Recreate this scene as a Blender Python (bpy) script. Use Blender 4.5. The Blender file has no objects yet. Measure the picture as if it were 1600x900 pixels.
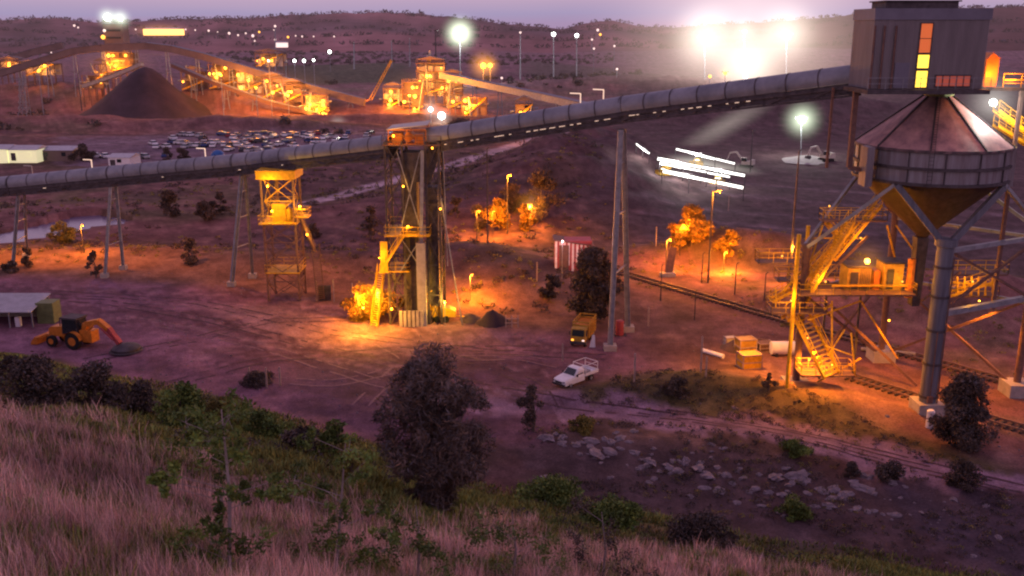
import bpy, math, random
import numpy as np
from mathutils import Vector, Matrix
random.seed(7); rng = np.random.default_rng(11)
PI = math.pi
sc = bpy.context.scene
col = sc.collection

# ------------------------------------------------------------------ camera
CAMZ, F = 38.0, 1500.0
PITCH = math.radians(15.1)
cp_, sp_ = math.cos(PITCH), math.sin(PITCH)
cam = bpy.data.objects.new("camera", bpy.data.cameras.new("camera"))
col.objects.link(cam); sc.camera = cam
cam.location = (0, 0, CAMZ); cam.rotation_euler = (PI/2 - PITCH, 0, 0)
cam.data.sensor_width = 36; cam.data.lens = 36*F/1600; cam.data.clip_start = .5; cam.data.clip_end = 30000

def ray(px, py):
    a, b = (px-800)/F, (450-py)/F
    return Vector((a, cp_ + b*sp_, -sp_ + b*cp_))
def at(px, py, Y):                       # real world point seen at a pixel, at distance Y ahead
    d = ray(px, py); t = Y/d.y
    return Vector((d.x*t, Y, CAMZ + d.z*t))
def P(px, py, z=0.0):                    # real world point on the level z
    d = ray(px, py); t = (z-CAMZ)/d.z
    return Vector((d.x*t, d.y*t, z))

# ------------------------------------------------------------------ noise + terrain
def _h(ix, iy, s):
    n = (ix*374761393 + iy*668265263 + s*982451653) & 0x7fffffff
    n = ((n ^ (n >> 13))*1274126177) & 0x7fffffff
    return ((n ^ (n >> 16)) & 0xffff)/65535.0
def vnoise(x, y, s=0):
    x = np.asarray(x, float); y = np.asarray(y, float)
    ix = np.floor(x).astype(np.int64); iy = np.floor(y).astype(np.int64)
    fx = x-ix; fy = y-iy; fx = fx*fx*(3-2*fx); fy = fy*fy*(3-2*fy)
    a = _h(ix, iy, s); b = _h(ix+1, iy, s); c = _h(ix, iy+1, s); d = _h(ix+1, iy+1, s)
    return (a*(1-fx)+b*fx)*(1-fy) + (c*(1-fx)+d*fx)*fy
def fbm(x, y, sc_=1., o=4, s=0):
    t = 0; amp = .5; tot = 0
    for k in range(o):
        t = t + amp*vnoise(np.asarray(x)*sc_*2**k + 31.7*k, np.asarray(y)*sc_*2**k + 17.3*k, s+k); tot += amp; amp *= .55
    return t/tot
EDGE = [(-300,480),(0,548),(200,594),(440,655),(600,706),(760,765),(1000,806),(1200,850),(1600,915),(1900,960)]
ea, er = [], []
for x, y in EDGE:
    p = P(x, y); ea.append(math.atan2(p.x, p.y)); er.append(math.hypot(p.x, p.y))
BUMPS = []                                # x, y, rx, ry, h
def bump(px, py, rx, ry, h):
    p = P(px, py); BUMPS.append((p.x, p.y, rx, ry, h))
bump(800, 440, 14, 9, 3.2); bump(740, 415, 12, 8, 2.4); bump(500, 415, 26, 6, 2.2); bump(860, 300, 22, 30, 9); bump(700, 330, 30, 18, 3)
bump(930, 260, 20, 40, 10); bump(1110, 400, 14, 5, 3.6); bump(1230, 405, 12, 5, 2.6); bump(200, 398, 34, 5, 1.2)
bump(120, 335, 50, 12, 1.0); bump(1080, 600, 9, 3.2, 1.3); bump(1220, 622, 11, 3, 1.5); bump(1350, 645, 8, 2.6, 1.1)
bump(960, 620, 8, 2.5, .8); bump(1000, 140, 90, 60, 9); bump(1100, 700, 14, 5, .9); bump(620, 190, 60, 10, 4); bump(1440, 470, 20, 10, 2.5)
bump(350, 200, 60, 9, 4); bump(100, 195, 60, 8, 4); bump(1540, 480, 14, 8, 3); bump(1200, 180, 80, 40, 10)
for X_, Y_, rx_, ry_, h_ in ((-262,520,45,26,9),(-215,500,40,22,8),(-200,480,30,12,6),(-150,466,26,14,9),(-125,460,26,14,7),(-100,452,22,12,4),(-60,455,28,14,5),(-45,446,26,12,4)): BUMPS.append((X_,Y_,rx_,ry_,h_))
pond_poly = [P(*q) for q in [(-160,393),(-60,385),(30,377),(100,364),(150,353),(188,350),(208,345),(186,339),(150,334),(112,338),(62,350),(0,364),(-70,371),(-160,379)]]
def inpoly(X, Y, poly):
    r = np.zeros(np.shape(X), bool); n = len(poly)
    for i in range(n):
        a, b = poly[i], poly[(i+1) % n]
        c = ((a[1] > Y) != (b[1] > Y))
        dy = (b[1]-a[1]) or 1e-9
        r ^= c & (X < (b[0]-a[0])*(Y-a[1])/dy + a[0])
    return r
def distline(X, Y, pts):
    d = np.full(np.shape(X), 1e9)
    for a, b in zip(pts[:-1], pts[1:]):
        ax, ay, bx_, by_ = a[0], a[1], b[0], b[1]
        L = (bx_-ax)**2 + (by_-ay)**2
        t = np.clip(((X-ax)*(bx_-ax)+(Y-ay)*(by_-ay))/L, 0, 1)
        d = np.minimum(d, np.hypot(X-ax-t*(bx_-ax), Y-ay-t*(by_-ay)))
    return d
def pxl(l): return [P(*q) for q in l]
TRACK = pxl([(700,615),(860,632),(1050,652),(1250,688),(1450,735),(1750,800)])
RAILA = [P(940,418), P(1250,508), P(1480,572), P(1800,662)]
RAILB = [P(1330,590), P(1450,628), P(1640,684), P(1900,762)]
def ground_z(X, Y):
    X = np.asarray(X, float); Y = np.asarray(Y, float)
    r = np.hypot(X, Y); a = np.arctan2(X, Y)
    re = np.interp(a, ea, er)
    h = 33.5*(1 - r/re) + (fbm(X, Y, .11, 4, 3)-.5)*2.4*np.clip(r/18, 0, 1)*np.clip(r/25, .25, 1)
    base = (fbm(X, Y, .02, 4, 9)-.5)*3.0*np.clip((r-150)/120, 0, 1) + (fbm(X, Y, .25, 3, 5)-.5)*.28
    base = base + (fbm(X, Y, .0022, 4, 21)-.5)*16*np.clip((r-650)/800, 0, 1)
    g = 0
    for bx_, by_, rx, ry, hh in BUMPS:
        g = g + hh*np.exp(-((X-bx_)/rx)**2-((Y-by_)/ry)**2)
    base = base + g*(.75+.5*fbm(X, Y, .12, 3, 33))
    # dug-out pond and the rail cutting
    sm = inpoly(X, Y, [(p.x, p.y) for p in pond_poly])
    base = np.where(sm, np.minimum(base, 0)-1.2, base)
    dr = np.minimum(distline(X, Y, RAILA), distline(X, Y, RAILB))
    wgt = np.clip((dr-2.6)/3.0, 0, 1); base = base*wgt - .02*(1-wgt)
    k = 1.1
    m = np.logaddexp(h/k, base/k)*k - k*np.log(2)*np.exp(-((h-base)/k)**2*.2)
    return m
def gz(x, y): return float(ground_z(np.array([x]), np.array([y]))[0])
def H(px, py, lift=0.):                   # point of the terrain seen at a pixel
    d = ray(px, py)
    ts = np.concatenate([np.linspace(6, 240, 1400), np.linspace(240.5, 1800, 1600), np.linspace(1801, 9000, 1200)])
    X = d.x*ts; Y = d.y*ts; Z = CAMZ + d.z*ts
    k = np.argmax(Z < ground_z(X, Y))
    x, y = X[k], Y[k]
    return Vector((x, y, gz(x, y)+lift))

# ------------------------------------------------------------------ materials
def N(nt, t, loc=(0,0), **kw):
    n = nt.nodes.new(t)
    for k, v in kw.items(): setattr(n, k, v)
    return n
MATS = {}
def mat(name, c, rough=.7, metal=0., var=.35, scale=1.5, bump=.15, spec=.3, c2=None, attr=False, stretch=None):
    m = bpy.data.materials.new(name); m.use_nodes = True; nt = m.node_tree
    b = nt.nodes['Principled BSDF']
    b.inputs['Roughness'].default_value = rough; b.inputs['Metallic'].default_value = metal
    b.inputs['Specular IOR Level'].default_value = spec
    tc = N(nt, 'ShaderNodeTexCoord'); no = N(nt, 'ShaderNodeTexNoise'); no.inputs['Scale'].default_value = scale
    no.inputs['Detail'].default_value = 6; no.inputs['Roughness'].default_value = .65
    if stretch:
        mp = N(nt, 'ShaderNodeMapping'); mp.inputs['Scale'].default_value = stretch
        nt.links.new(tc.outputs['Object'], mp.inputs[0]); nt.links.new(mp.outputs[0], no.inputs['Vector'])
    else: nt.links.new(tc.outputs['Object'], no.inputs['Vector'])
    mx = N(nt, 'ShaderNodeMix', data_type='RGBA')
    mr = N(nt, 'ShaderNodeMapRange'); mr.inputs[1].default_value = .3; mr.inputs[2].default_value = .7
    nt.links.new(no.outputs[0], mr.inputs[0]); nt.links.new(mr.outputs[0], mx.inputs[0])
    lo = c2 if c2 else tuple(v*(1-var) for v in c); hi = c if c2 else tuple(min(1, v*(1+var*.6)) for v in c)
    mx.inputs[6].default_value = (*lo, 1); mx.inputs[7].default_value = (*hi, 1)
    out = mx.outputs[2]
    if attr:
        at_ = N(nt, 'ShaderNodeAttribute', attribute_name='Col')
        mm = N(nt, 'ShaderNodeMix', data_type='RGBA', blend_type='MULTIPLY'); mm.inputs[0].default_value = 1
        nt.links.new(out, mm.inputs[6]); nt.links.new(at_.outputs['Color'], mm.inputs[7]); out = mm.outputs[2]
    nt.links.new(out, b.inputs['Base Color'])
    if bump:
        bp = N(nt, 'ShaderNodeBump'); bp.inputs['Strength'].default_value = bump; bp.inputs['Distance'].default_value = .1
        nt.links.new(no.outputs[0], bp.inputs['Height']); nt.links.new(bp.outputs[0], b.inputs['Normal'])
    MATS[name] = m; return m
def emit(name, c, s):
    m = bpy.data.materials.new(name); m.use_nodes = True; nt = m.node_tree
    b = nt.nodes['Principled BSDF']; b.inputs['Base Color'].default_value = (*[min(.8, x) for x in c], 1)
    b.inputs['Emission Color'].default_value = (*c, 1); b.inputs['Emission Strength'].default_value = s
    m.cycles.emission_sampling = 'NONE' if s < 40 else 'AUTO'
    MATS[name] = m; return m
def glowmat(name, c, s, power=3.0):  # self-lit volume painting lamp halos and haze glow, nothing scatters
    m = bpy.data.materials.new(name); m.use_nodes = True; nt = m.node_tree; nt.nodes.clear()
    o = N(nt, 'ShaderNodeOutputMaterial'); v = N(nt, 'ShaderNodeVolumePrincipled'); v.inputs['Density'].default_value = 0
    v.inputs['Emission Color'].default_value = (*c, 1)
    tc = N(nt, 'ShaderNodeTexCoord'); ln = N(nt, 'ShaderNodeVectorMath', operation='LENGTH')
    nt.links.new(tc.outputs['Object'], ln.inputs[0])
    s1 = N(nt, 'ShaderNodeMath', operation='SUBTRACT', use_clamp=True); s1.inputs[0].default_value = 1
    nt.links.new(ln.outputs['Value'], s1.inputs[1])
    pw = N(nt, 'ShaderNodeMath', operation='POWER'); pw.inputs[1].default_value = power; nt.links.new(s1.outputs[0], pw.inputs[0])
    ml = N(nt, 'ShaderNodeMath', operation='MULTIPLY'); ml.inputs[1].default_value = s; nt.links.new(pw.outputs[0], ml.inputs[0])
    nt.links.new(ml.outputs[0], v.inputs['Emission Strength']); nt.links.new(v.outputs[0], o.inputs['Volume'])
    MATS[name] = m; return m
steel = mat('grey painted steel', (.26,.27,.31), .5, .3, .35, 1.2)
postm = mat('blue grey streaked post steel', (.17,.18,.225), .55, .2, .5, 1.2, c2=(.085,.085,.11), stretch=(2,2,.15))
steel_d = mat('dark weathered steel', (.075,.065,.075), .65, .3, .5, 1.5)
rust = mat('rusty brown steel', (.20,.11,.085), .75, .1, .5, 1.8, c2=(.10,.06,.06))
hood = mat('galvanised conveyor hood', (.25,.26,.30), .5, .2, .35, .35, c2=(.12,.13,.16))
hoodb = mat('weathered gallery sheeting', (.17,.12,.115), .7, 0, .3, .2)
yel = mat('steel with paint and lamp yellow', (.60,.34,.02), .55, 0, .35, 2.2)  # yellow mixes paint with the sodium lamp colour on the steel
orange = mat('orange machine paint', (.60,.20,.03), .45, 0, .35, 2.0)
tanp = mat('yellow truck paint', (.42,.25,.04), .5, 0, .4, 2.0)
white = mat('white vehicle paint', (.72,.72,.76), .35, 0, .12, 2.0, bump=.02)
cream = mat('cream wall sheeting', (.5,.46,.40), .7, 0, .25, .8)
conc = mat('concrete', (.34,.31,.30), .85, 0, .3, 1.0)
rubber = mat('black rubber', (.02,.02,.022), .85)
glass = mat('dark vehicle glass', (.015,.022,.03), .12, 0, .1, spec=.6, bump=0)
roofm = mat('pale corrugated roof', (.42,.42,.46), .5, .2, .2, 1.0)
greenm = mat('dull green container paint', (.17,.20,.09), .6, 0, .35, 1.4)
redm = mat('dull red paint', (.38,.07,.08), .6)
pinkw = mat('white striped sheeting', (.70,.62,.66), .6)
conem = mat('reddish cone roof plate', (.50,.29,.27), .6, .1, .45, .8, c2=(.17,.10,.12), stretch=(1,1,.5))
drum = mat('blue grey bin plate', (.25,.25,.29), .55, .2, .5, .9, c2=(.13,.10,.11), stretch=(2.2,2.2,.22))
hop = mat('brown hopper plate', (.050,.032,.032), .7, .1, .5, .9, stretch=(2,2,.2))
clad = mat('head house cladding', (.19,.175,.195), .55, .2, .25, .5, stretch=(3,3,.3))
roofdark = mat('blue roof edge sheet', (.14,.14,.19), .55, .2, .2, .5)
bark = mat('tree bark', (.13,.10,.09), .9)
barkp = mat('pale sapling bark', (.30,.25,.25), .8)
leaf = mat('green foliage', (.11,.17,.035), .7, 0, .5, .8, attr=True, bump=0)
leafd = mat('dark foliage', (.085,.068,.058), .75, 0, .5, .8, attr=True, bump=0)
leafy = mat('olive foliage', (.19,.17,.04), .7, 0, .5, .8, attr=True, bump=0)
leaf_lit = mat('foliage with lamp yellow put in', (.26,.16,.025), .7, 0, .5, .8, attr=True, bump=0)  # lit copy of the foliage, lamp yellow put into the colour
straw = mat('dry straw grass', (.80,.50,.44), .8, 0, .35, .5, attr=True, bump=0)
rockm = mat('pale broken rock', (.20,.16,.185), .85, 0, .5, 1.2, bump=.5)
coal = mat('coal heap', (.042,.024,.036), .8, 0, .5, .12, bump=.6)
soil = mat('loose spoil', (.09,.06,.06), .9, 0, .5, .6, bump=.6)
ballast = mat('track ballast', (.16,.10,.10), .9, 0, .5, 3, bump=.5)
railm = mat('worn rail steel', (.20,.13,.11), .6, .4, .2, 3)
sleeperm = mat('dark sleeper', (.06,.045,.045), .9)
wood = mat('weathered post timber', (.34,.26,.25), .85)
E_or = emit('sodium lamp glow', (1.,.46,.06), 2.6); E_ye = emit('warm window glow', (1.,.62,.06), 2.1)
E_rd = emit('dim orange window', (.75,.16,.04), .55); E_rd2 = emit('dim red window', (.5,.10,.06), .35)
E_wh = emit('white floodlight glow', (.92,1.,.9), 14); E_pk = emit('pale lamp glow', (1.,.70,.62), 1.3)
E_tube = emit('fluorescent strip glow', (1.,.68,.5), .9); E_or2 = emit('lit amber window', (1.,.40,.05), 3)
E_ly = emit('self-glowing pale wall', (.95,.9,.5), .55)  # wall emits by itself to look lit
G_wh = glowmat('white lamp halo', (1.,.93,.84), .24, 4.0)
G_or = glowmat('orange lamp halo', (1.,.36,.05), .20, 3.2)
G_gr = glowmat('pale green lamp halo', (.85,1.,.72), .40, 3.6)

# ------------------------------------------------------------------ mesh building
class MB:
    def __init__(s): s.v = []; s.f = []
    def add(s, vs, fs):
        n = len(s.v); s.v += [Vector(v) for v in vs]; s.f += [tuple(i+n for i in f) for f in fs]; return s
    def box(s, c, d, rz=0.):
        c = Vector(c); R = Matrix.Rotation(rz, 3, 'Z')
        vs = [c + R @ Vector((sx*d[0]/2, sy*d[1]/2, sz*d[2]/2)) for sx in (-1,1) for sy in (-1,1) for sz in (-1,1)]
        return s.add(vs, [(0,1,3,2),(4,6,7,5),(0,4,5,1),(2,3,7,6),(0,2,6,4),(1,5,7,3)])
    def bb(s, x0, x1, y0, y1, z0, z1): return s.box(((x0+x1)/2,(y0+y1)/2,(z0+z1)/2), (x1-x0,y1-y0,z1-z0))
    def beam(s, p, q, w=.2, h=None, up=(0,0,1)):
        p, q = Vector(p), Vector(q); h = h or w; d = (q-p).normalized(); u = Vector(up)
        if abs(d.dot(u)) > .98: u = Vector((0,1,0))
        a = d.cross(u).normalized()*w/2; b = a.cross(d).normalized()*h/2
        vs = [e + i*a + j*b for e in (p, q) for i, j in ((-1,-1),(1,-1),(1,1),(-1,1))]
        return s.add(vs, [(0,3,2,1),(4,5,6,7),(0,1,5,4),(1,2,6,5),(2,3,7,6),(3,0,4,7)])
    def tube(s, p, q, r, r2=None, n=10, cap=True):
        p, q = Vector(p), Vector(q); r2 = r if r2 is None else r2; d = (q-p).normalized()
        u = Vector((0,0,1)) if abs(d.z) < .98 else Vector((1,0,0))
        a = d.cross(u).normalized(); b = a.cross(d)
        vs = []
        for e, rr in ((p, r), (q, r2)):
            for i in range(n):
                t = 2*PI*i/n; vs.append(e + rr*(a*math.cos(t)+b*math.sin(t)))
        fs = [(i, (i+1) % n, n+(i+1) % n, n+i) for i in range(n)]
        if cap: fs += [tuple(range(n))[::-1], tuple(range(n, 2*n))]
        return s.add(vs, fs)
    def lathe(s, c, prof, n=24, a0=0., a1=2*PI):
        c = Vector(c); m = len(prof); vs = []; full = abs(a1-a0-2*PI) < 1e-6; k = n if full else n+1
        for i in range(k):
            t = a0+(a1-a0)*i/n
            for r, z in prof: vs.append(c+Vector((r*math.cos(t), r*math.sin(t), z)))
        fs = [(i*m+j, ((i+1) % k)*m+j, ((i+1) % k)*m+j+1, i*m+j+1) for i in range(n) for j in range(m-1)]
        return s.add(vs, fs)
    def prism(s, pts, axis_vec):         # polygon extruded along a vector
        n = len(pts); a = Vector(axis_vec); pts = [Vector(p) for p in pts]
        return s.add(pts + [p+a for p in pts], [tuple(range(n))[::-1], tuple(range(n, 2*n))] + [(i, (i+1) % n, n+(i+1) % n, n+i) for i in range(n)])
    def ball(s, c, r, n=8, sz=1.):
        prof = [(r*math.sin(PI*i/n), -r*sz*math.cos(PI*i/n)) for i in range(n+1)]
        prof[0] = (.001*r, prof[0][1]); prof[-1] = (.001*r, prof[-1][1])
        return s.lathe(c, prof, 2*n)
    def rail(s, p, q, h=1.05, r=.035, step=1.6):
        p, q = Vector(p), Vector(q); L = (q-p).length; n = max(1, round(L/step)); z = Vector((0,0,1))
        s.beam(p+z*h, q+z*h, r*1.6); s.beam(p+z*h*.5, q+z*h*.5, r*1.2)
        for i in range(n+1): a = p.lerp(q, i/n); s.beam(a, a+z*h, r*1.5)
        return s
    def build(s, name, m, parent=None, smooth=False):
        vs = s.v
        if parent is not None:
            mi = (Matrix.Translation(WLOC[parent.name]) @ Matrix.Rotation(WROT[parent.name], 4, 'Z')).inverted(); vs = [mi @ v for v in vs]
        me = bpy.data.meshes.new(name); me.from_pydata([tuple(v) for v in vs], [], s.f); me.update()
        if smooth:
            me.polygons.foreach_set('use_smooth', [True]*len(me.polygons))
            me.set_sharp_from_angle(angle=math.radians(38))
        me.materials.append(MATS[m] if isinstance(m, str) else m)
        o = bpy.data.objects.new(name, me); col.objects.link(o)
        WLOC[o.name] = WLOC[parent.name] if parent is not None else Vector((0,0,0)); WROT[o.name] = WROT[parent.name] if parent is not None else 0
        if parent is not None: o.parent = parent
        return o
WLOC, WROT = {}, {}
def tag(o, label=None, cat=None, group=None, kind=None):
    for k, v in (('label', label), ('category', cat), ('group', group), ('kind', kind)):
        if v: o[k] = v
    return o
def T(name, loc, label, cat, group=None, rz=0.):
    o = bpy.data.objects.new(name, None); col.objects.link(o); o.empty_display_size = .5
    o.location = loc; o.rotation_euler = (0, 0, rz); WLOC[o.name] = Vector(loc); WROT[o.name] = rz
    return tag(o, label, cat, group)
def kids(o): return [c for c in bpy.data.objects if c.parent == o]
def copy_tree(o, parent=None):
    ks = list(o.children); c = o.copy(); col.objects.link(c)
    if parent is not None: c.parent = parent
    WLOC[c.name] = WLOC.get(o.name, Vector((0,0,0))); WROT[c.name] = WROT.get(o.name, 0)
    for k in ks: copy_tree(k, c)
    return c
def put(o, loc, rz=0., s=1., label=None, group=None, cat=None):
    o.location = loc; o.rotation_euler = (0, 0, rz); o.scale = (s, s, s) if not isinstance(s, tuple) else s
    return tag(o, label, cat, group)
def npmesh(name, V, Q, m, C=None, parent=None, tri=False):
    k = 3 if tri else 4
    me = bpy.data.meshes.new(name); me.vertices.add(len(V)); me.vertices.foreach_set('co', V.astype(np.float32).ravel())
    me.loops.add(len(Q)*k); me.loops.foreach_set('vertex_index', Q.astype(np.int32).ravel())
    me.polygons.add(len(Q)); me.polygons.foreach_set('loop_start', np.arange(0, len(Q)*k, k, dtype=np.int32))
    me.update(calc_edges=True)
    if C is not None:
        a = me.color_attributes.new('Col', 'FLOAT_COLOR', 'POINT')
        a.data.foreach_set('color', np.concatenate([C, np.ones((len(C), 1))], 1).astype(np.float32).ravel())
    me.materials.append(m); o = bpy.data.objects.new(name, me); col.objects.link(o)
    WLOC[o.name] = Vector((0,0,0)); WROT[o.name] = 0
    if parent is not None: o.parent = parent
    return o
def light(parent, loc, power, c, r=.25, spot=None, aim=None, blend=.6):
    L = bpy.data.lights.new('lamp_light', 'SPOT' if spot else 'POINT'); L.energy = power; L.color = c; L.shadow_soft_size = r
    if spot: L.spot_size = math.radians(spot); L.spot_blend = blend
    o = bpy.data.objects.new('lamp_light', L); col.objects.link(o)
    if parent is not None:
        mi = (Matrix.Translation(WLOC[parent.name]) @ Matrix.Rotation(WROT[parent.name], 4, 'Z')).inverted(); o.parent = parent
        o.location = mi @ Vector(loc)
        if aim is not None: o.rotation_euler = (mi.to_3x3() @ (Vector(aim)-Vector(loc))).to_track_quat('-Z', 'Y').to_euler()
    else: o.location = loc
    return o
SOD = (1., .29, .015); COOL = (.95, 1., .92); WARMW = (1., .80, .55)
def glow(parent, loc, r, m):
    mb = MB(); mb.ball((0,0,0), 1, 10); me_o = mb.build('glow', m)
    mi = (Matrix.Translation(WLOC[parent.name]) @ Matrix.Rotation(WROT[parent.name], 4, 'Z')).inverted()
    me_o.parent = parent; me_o.location = mi @ Vector(loc); me_o.scale = (r, r, r); me_o.visible_shadow = True
    return me_o

# ------------------------------------------------------------------ foliage
def leaves(centers, radii, n_each, size, asp=2.2, flat=.7, shell=.5):
    Vs, Cs = [], []
    for (c, r) in zip(centers, radii):
        n = max(4, int(n_each*(r**1.6)))
        d = rng.normal(size=(n, 3)); d /= np.linalg.norm(d, axis=1)[:, None]
        rr = r*(shell+(1-shell)*rng.random(n))**.8 * (1+.25*rng.normal(size=n)*.5)
        p = np.array(c) + d*rr[:, None]*np.array([1, 1, flat])
        a = rng.normal(size=(n, 3)); a /= np.linalg.norm(a, axis=1)[:, None]
        b = np.cross(a, rng.normal(size=(n, 3))); b /= np.linalg.norm(b, axis=1)[:, None]
        s = size*(.6+.8*rng.random(n))[:, None]
        a = a*s; b = b*s/asp
        q = np.stack([p-a, p+b, p+a, p-b], 1).reshape(-1, 3); Vs.append(q)
        tone = (.55+.9*rng.random())*(.75+.5*rng.random(n))
        hue = rng.random(n)[:, None]
        cc = tone[:, None]*np.concatenate([.85+.5*hue, np.ones((n, 1)), .7+.6*(1-hue)], 1)
        Cs.append(np.repeat(cc, 4, 0))
    V = np.concatenate(Vs); C = np.concatenate(Cs); Q = np.arange(len(V)).reshape(-1, 4)
    return V, Q, C
def make_tree(name, loc, h, w, label, cat='tree', group=None, m=leafd, bm_=bark, dens=240, lsize=.22, trunk_h=.3, clumps=26, lean=0., tr=.12, flat=.75, low=.15, cr=(.11,.22), asp=2.2, pw=.75):
    t = T(name, loc, label, cat, group)
    tr_ = h*.022+tr*.4; mb = MB(); top = Vector((lean*h, 0, h*.62))
    mb.tube((0,0,-.3), top*.5+Vector((.03*h,0,0)), tr_, tr_*.7, 8); mb.tube(top*.5+Vector((.03*h,0,0)), top, tr_*.7, tr_*.3, 8)
    cs, rs = [], []
    for i in range(clumps):
        a = random.uniform(0, 2*PI); zz = random.uniform(low, 1.)
        prof = math.sin(PI*min(1, max(0, (zz-low)/(1-low))**pw*.86+.08))
        rad = w/2*prof*random.uniform(.15, .98)
        c = Vector((math.cos(a)*rad+lean*h*zz, math.sin(a)*rad, h*(zz*.9+.03)))
        cs.append(tuple(c)); rs.append(w*random.uniform(*cr))
        if i % 2 == 0:
            st = top*random.uniform(.3, .95); mb.tube(st, c, tr_*.35, tr_*.1, 5, cap=False)
    V, Q, C = leaves(cs, rs, dens, lsize, asp=asp, flat=flat)
    o = mb.build('trunk', bm_)
    o.parent = t
    npmesh('crown', V, Q, m, C, t)
    return t

exec_parts = []
# ------------------------------------------------------------------ ground sheet
def lerp(a, b, t): return a*(1-t[:, None]) + np.array(b)*t[:, None]
def build_ground():
    az = np.radians(np.concatenate([np.linspace(-180, -40, 50)[:-1], np.linspace(-40, -31, 24)[:-1], np.linspace(-31, 31, 520), np.linspace(31, 40, 24)[1:], np.linspace(40, 180, 50)[1:]]))
    rr = np.concatenate([[.5, 3], np.geomspace(7, 420, 440), np.geomspace(425, 12000, 190)])
    A, R = np.meshgrid(az, rr, indexing='ij'); X = (R*np.sin(A)).ravel(); Y = (R*np.cos(A)).ravel()
    Z = ground_z(X, Y)
    Z = Z - np.clip((np.hypot(X, Y)-9000)/3000, 0, 1)*60
    na, nr = len(az), len(rr)
    i = np.arange((na-1)*nr).reshape(na-1, nr)[:, :-1].ravel()
    Q = np.stack([i, i+1, i+nr+1, i+nr], 1)[:, ::-1]
    n1 = fbm(X, Y, .06, 4, 51); n2 = fbm(X, Y, .35, 4, 61); n3 = fbm(X, Y, .012, 4, 71)
    Xw = X+(n1-.5)*5+(n2-.5)*2; Yw = Y+(n2-.5)*5+(n1-.5)*3
    C = np.tile(np.array([.235, .108, .105]), (len(X), 1))
    C = lerp(C, (.13,.098,.055), np.clip((n1-.48)*6, 0, 1)*.75)
    C = lerp(C, (.095,.055,.062), np.clip((n3-.5)*7, 0, 1)*.7)
    C = lerp(C, (.30,.165,.135), np.clip((n2-.55)*5, 0, 1)*.4)
    far = np.clip((Y-300)/900, 0, 1); C = lerp(C, (.27,.145,.19), far*.8*(.6+.6*n2))  # distance haze painted in, far plain tinted toward mauve
    def soft(poly, c, k=1., edge=None):
        m = inpoly(Xw, Yw, poly); d = distline(Xw, Yw, poly+[poly[0]]); e = edge or np.clip(np.hypot(X, Y)*.022, 1.2, 12)
        s_ = np.where(m, d, -d)/e + (n2-.5)*2.4 + (n1-.5)*1.5; s_ = np.clip(s_*.5+.5, 0, 1); C[:] = lerp(C, c, s_*s_*(3-2*s_)*k)
    def line(pts, w, c, k=1., e=1.2):
        d = distline(Xw, Yw, pts); C[:] = lerp(C, c, np.clip((w-d)/e+.5, 0, 1)*k)
    # dry bank, yard, stockyard floor, field, car park
    soft(pxl([(-200,405),(60,392),(300,392),(560,420),(900,470),(900,520),(540,490),(350,470),(-200,440)]), (.235,.125,.085), .8)
    soft(pxl([(-250,432),(120,432),(360,452),(520,476),(640,505),(860,522),(960,520),(1010,560),(1080,590),(900,625),(860,690),(760,700),(700,720),(560,706),(430,650),(300,612),(180,570),(0,560),(-250,560)]), (.215,.105,.145))
    soft(pxl([(470,560),(640,545),(860,560),(960,570),(900,640),(840,690),(700,700),(560,700),(470,640)]), (.12,.062,.095), .85)
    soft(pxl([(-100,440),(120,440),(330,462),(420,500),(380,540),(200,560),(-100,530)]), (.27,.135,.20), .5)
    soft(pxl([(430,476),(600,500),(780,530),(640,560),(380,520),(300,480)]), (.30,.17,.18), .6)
    soft(pxl([(960,128),(1380,120),(1900,150),(1900,430),(1340,430),(1180,370),(1010,372),(920,330)]), (.105,.066,.072), .92)
    soft(pxl([(420,104),(640,98),(660,128),(460,132)]), (.075,.095,.045), .8)
    soft(pxl([(100,212),(640,203),(640,240),(180,262),(60,238)]), (.20,.14,.19), .9)
    soft(pxl([(820,92),(960,108),(980,125),(820,118)]), (.13,.11,.085), .8)
    # terraced bench lines of the stockyard
    for k, y0 in enumerate((290, 312, 335, 352)):
        line(pxl([(1010, y0-8), (1200, y0), (1400, y0+14), (1700, y0+30)]), 1.1, (.20,.13,.15), .7, 1.)
    line(pxl([(470,328),(540,304),(620,284),(700,262),(790,232),(870,210),(960,190)]), 3.2, (.50,.36,.40), 1.)
    line(pxl([(0,238),(120,225),(300,214),(640,206)]), 3, (.26,.20,.25), .7, 2)
    line(pxl([(0,205),(200,210),(420,212),(600,205)]), 2.4, (.09,.05,.06), .7, 2)
    line(RAILA, 3.6, (.15,.09,.085), .9); line(RAILB, 3.2, (.20,.115,.085), .9)
    soft(pxl([(1000,455),(1200,520),(1500,620),(1700,680),(1700,640),(1480,560),(1250,490),(1050,430)]), (.17,.075,.07), .6)
    soft(pxl([(1140,560),(1290,600),(1440,640),(1500,690),(1300,660),(1120,600)]), (.30,.16,.10), .85)
    # rough green strips by the track and gully
    soft(pxl([(880,612),(960,600),(1080,585),(1300,640),(1480,700),(1650,760),(1480,728),(1250,680),(1050,645),(880,630)]), (.085,.072,.034), .85)
    soft(pxl([(780,700),(1000,690),(1200,720),(1500,790),(1650,860),(1650,950),(1200,850),(1000,800),(840,760)]), (.085,.056,.064), .9)
    soft(pxl([(1380,720),(1650,800),(1700,930),(1500,860),(1380,790)]), (.070,.052,.072), .8)
    line(TRACK, 2.9, (.27,.165,.225), 1., 1.); line(TRACK, .5, (.17,.10,.13), .5)
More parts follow.
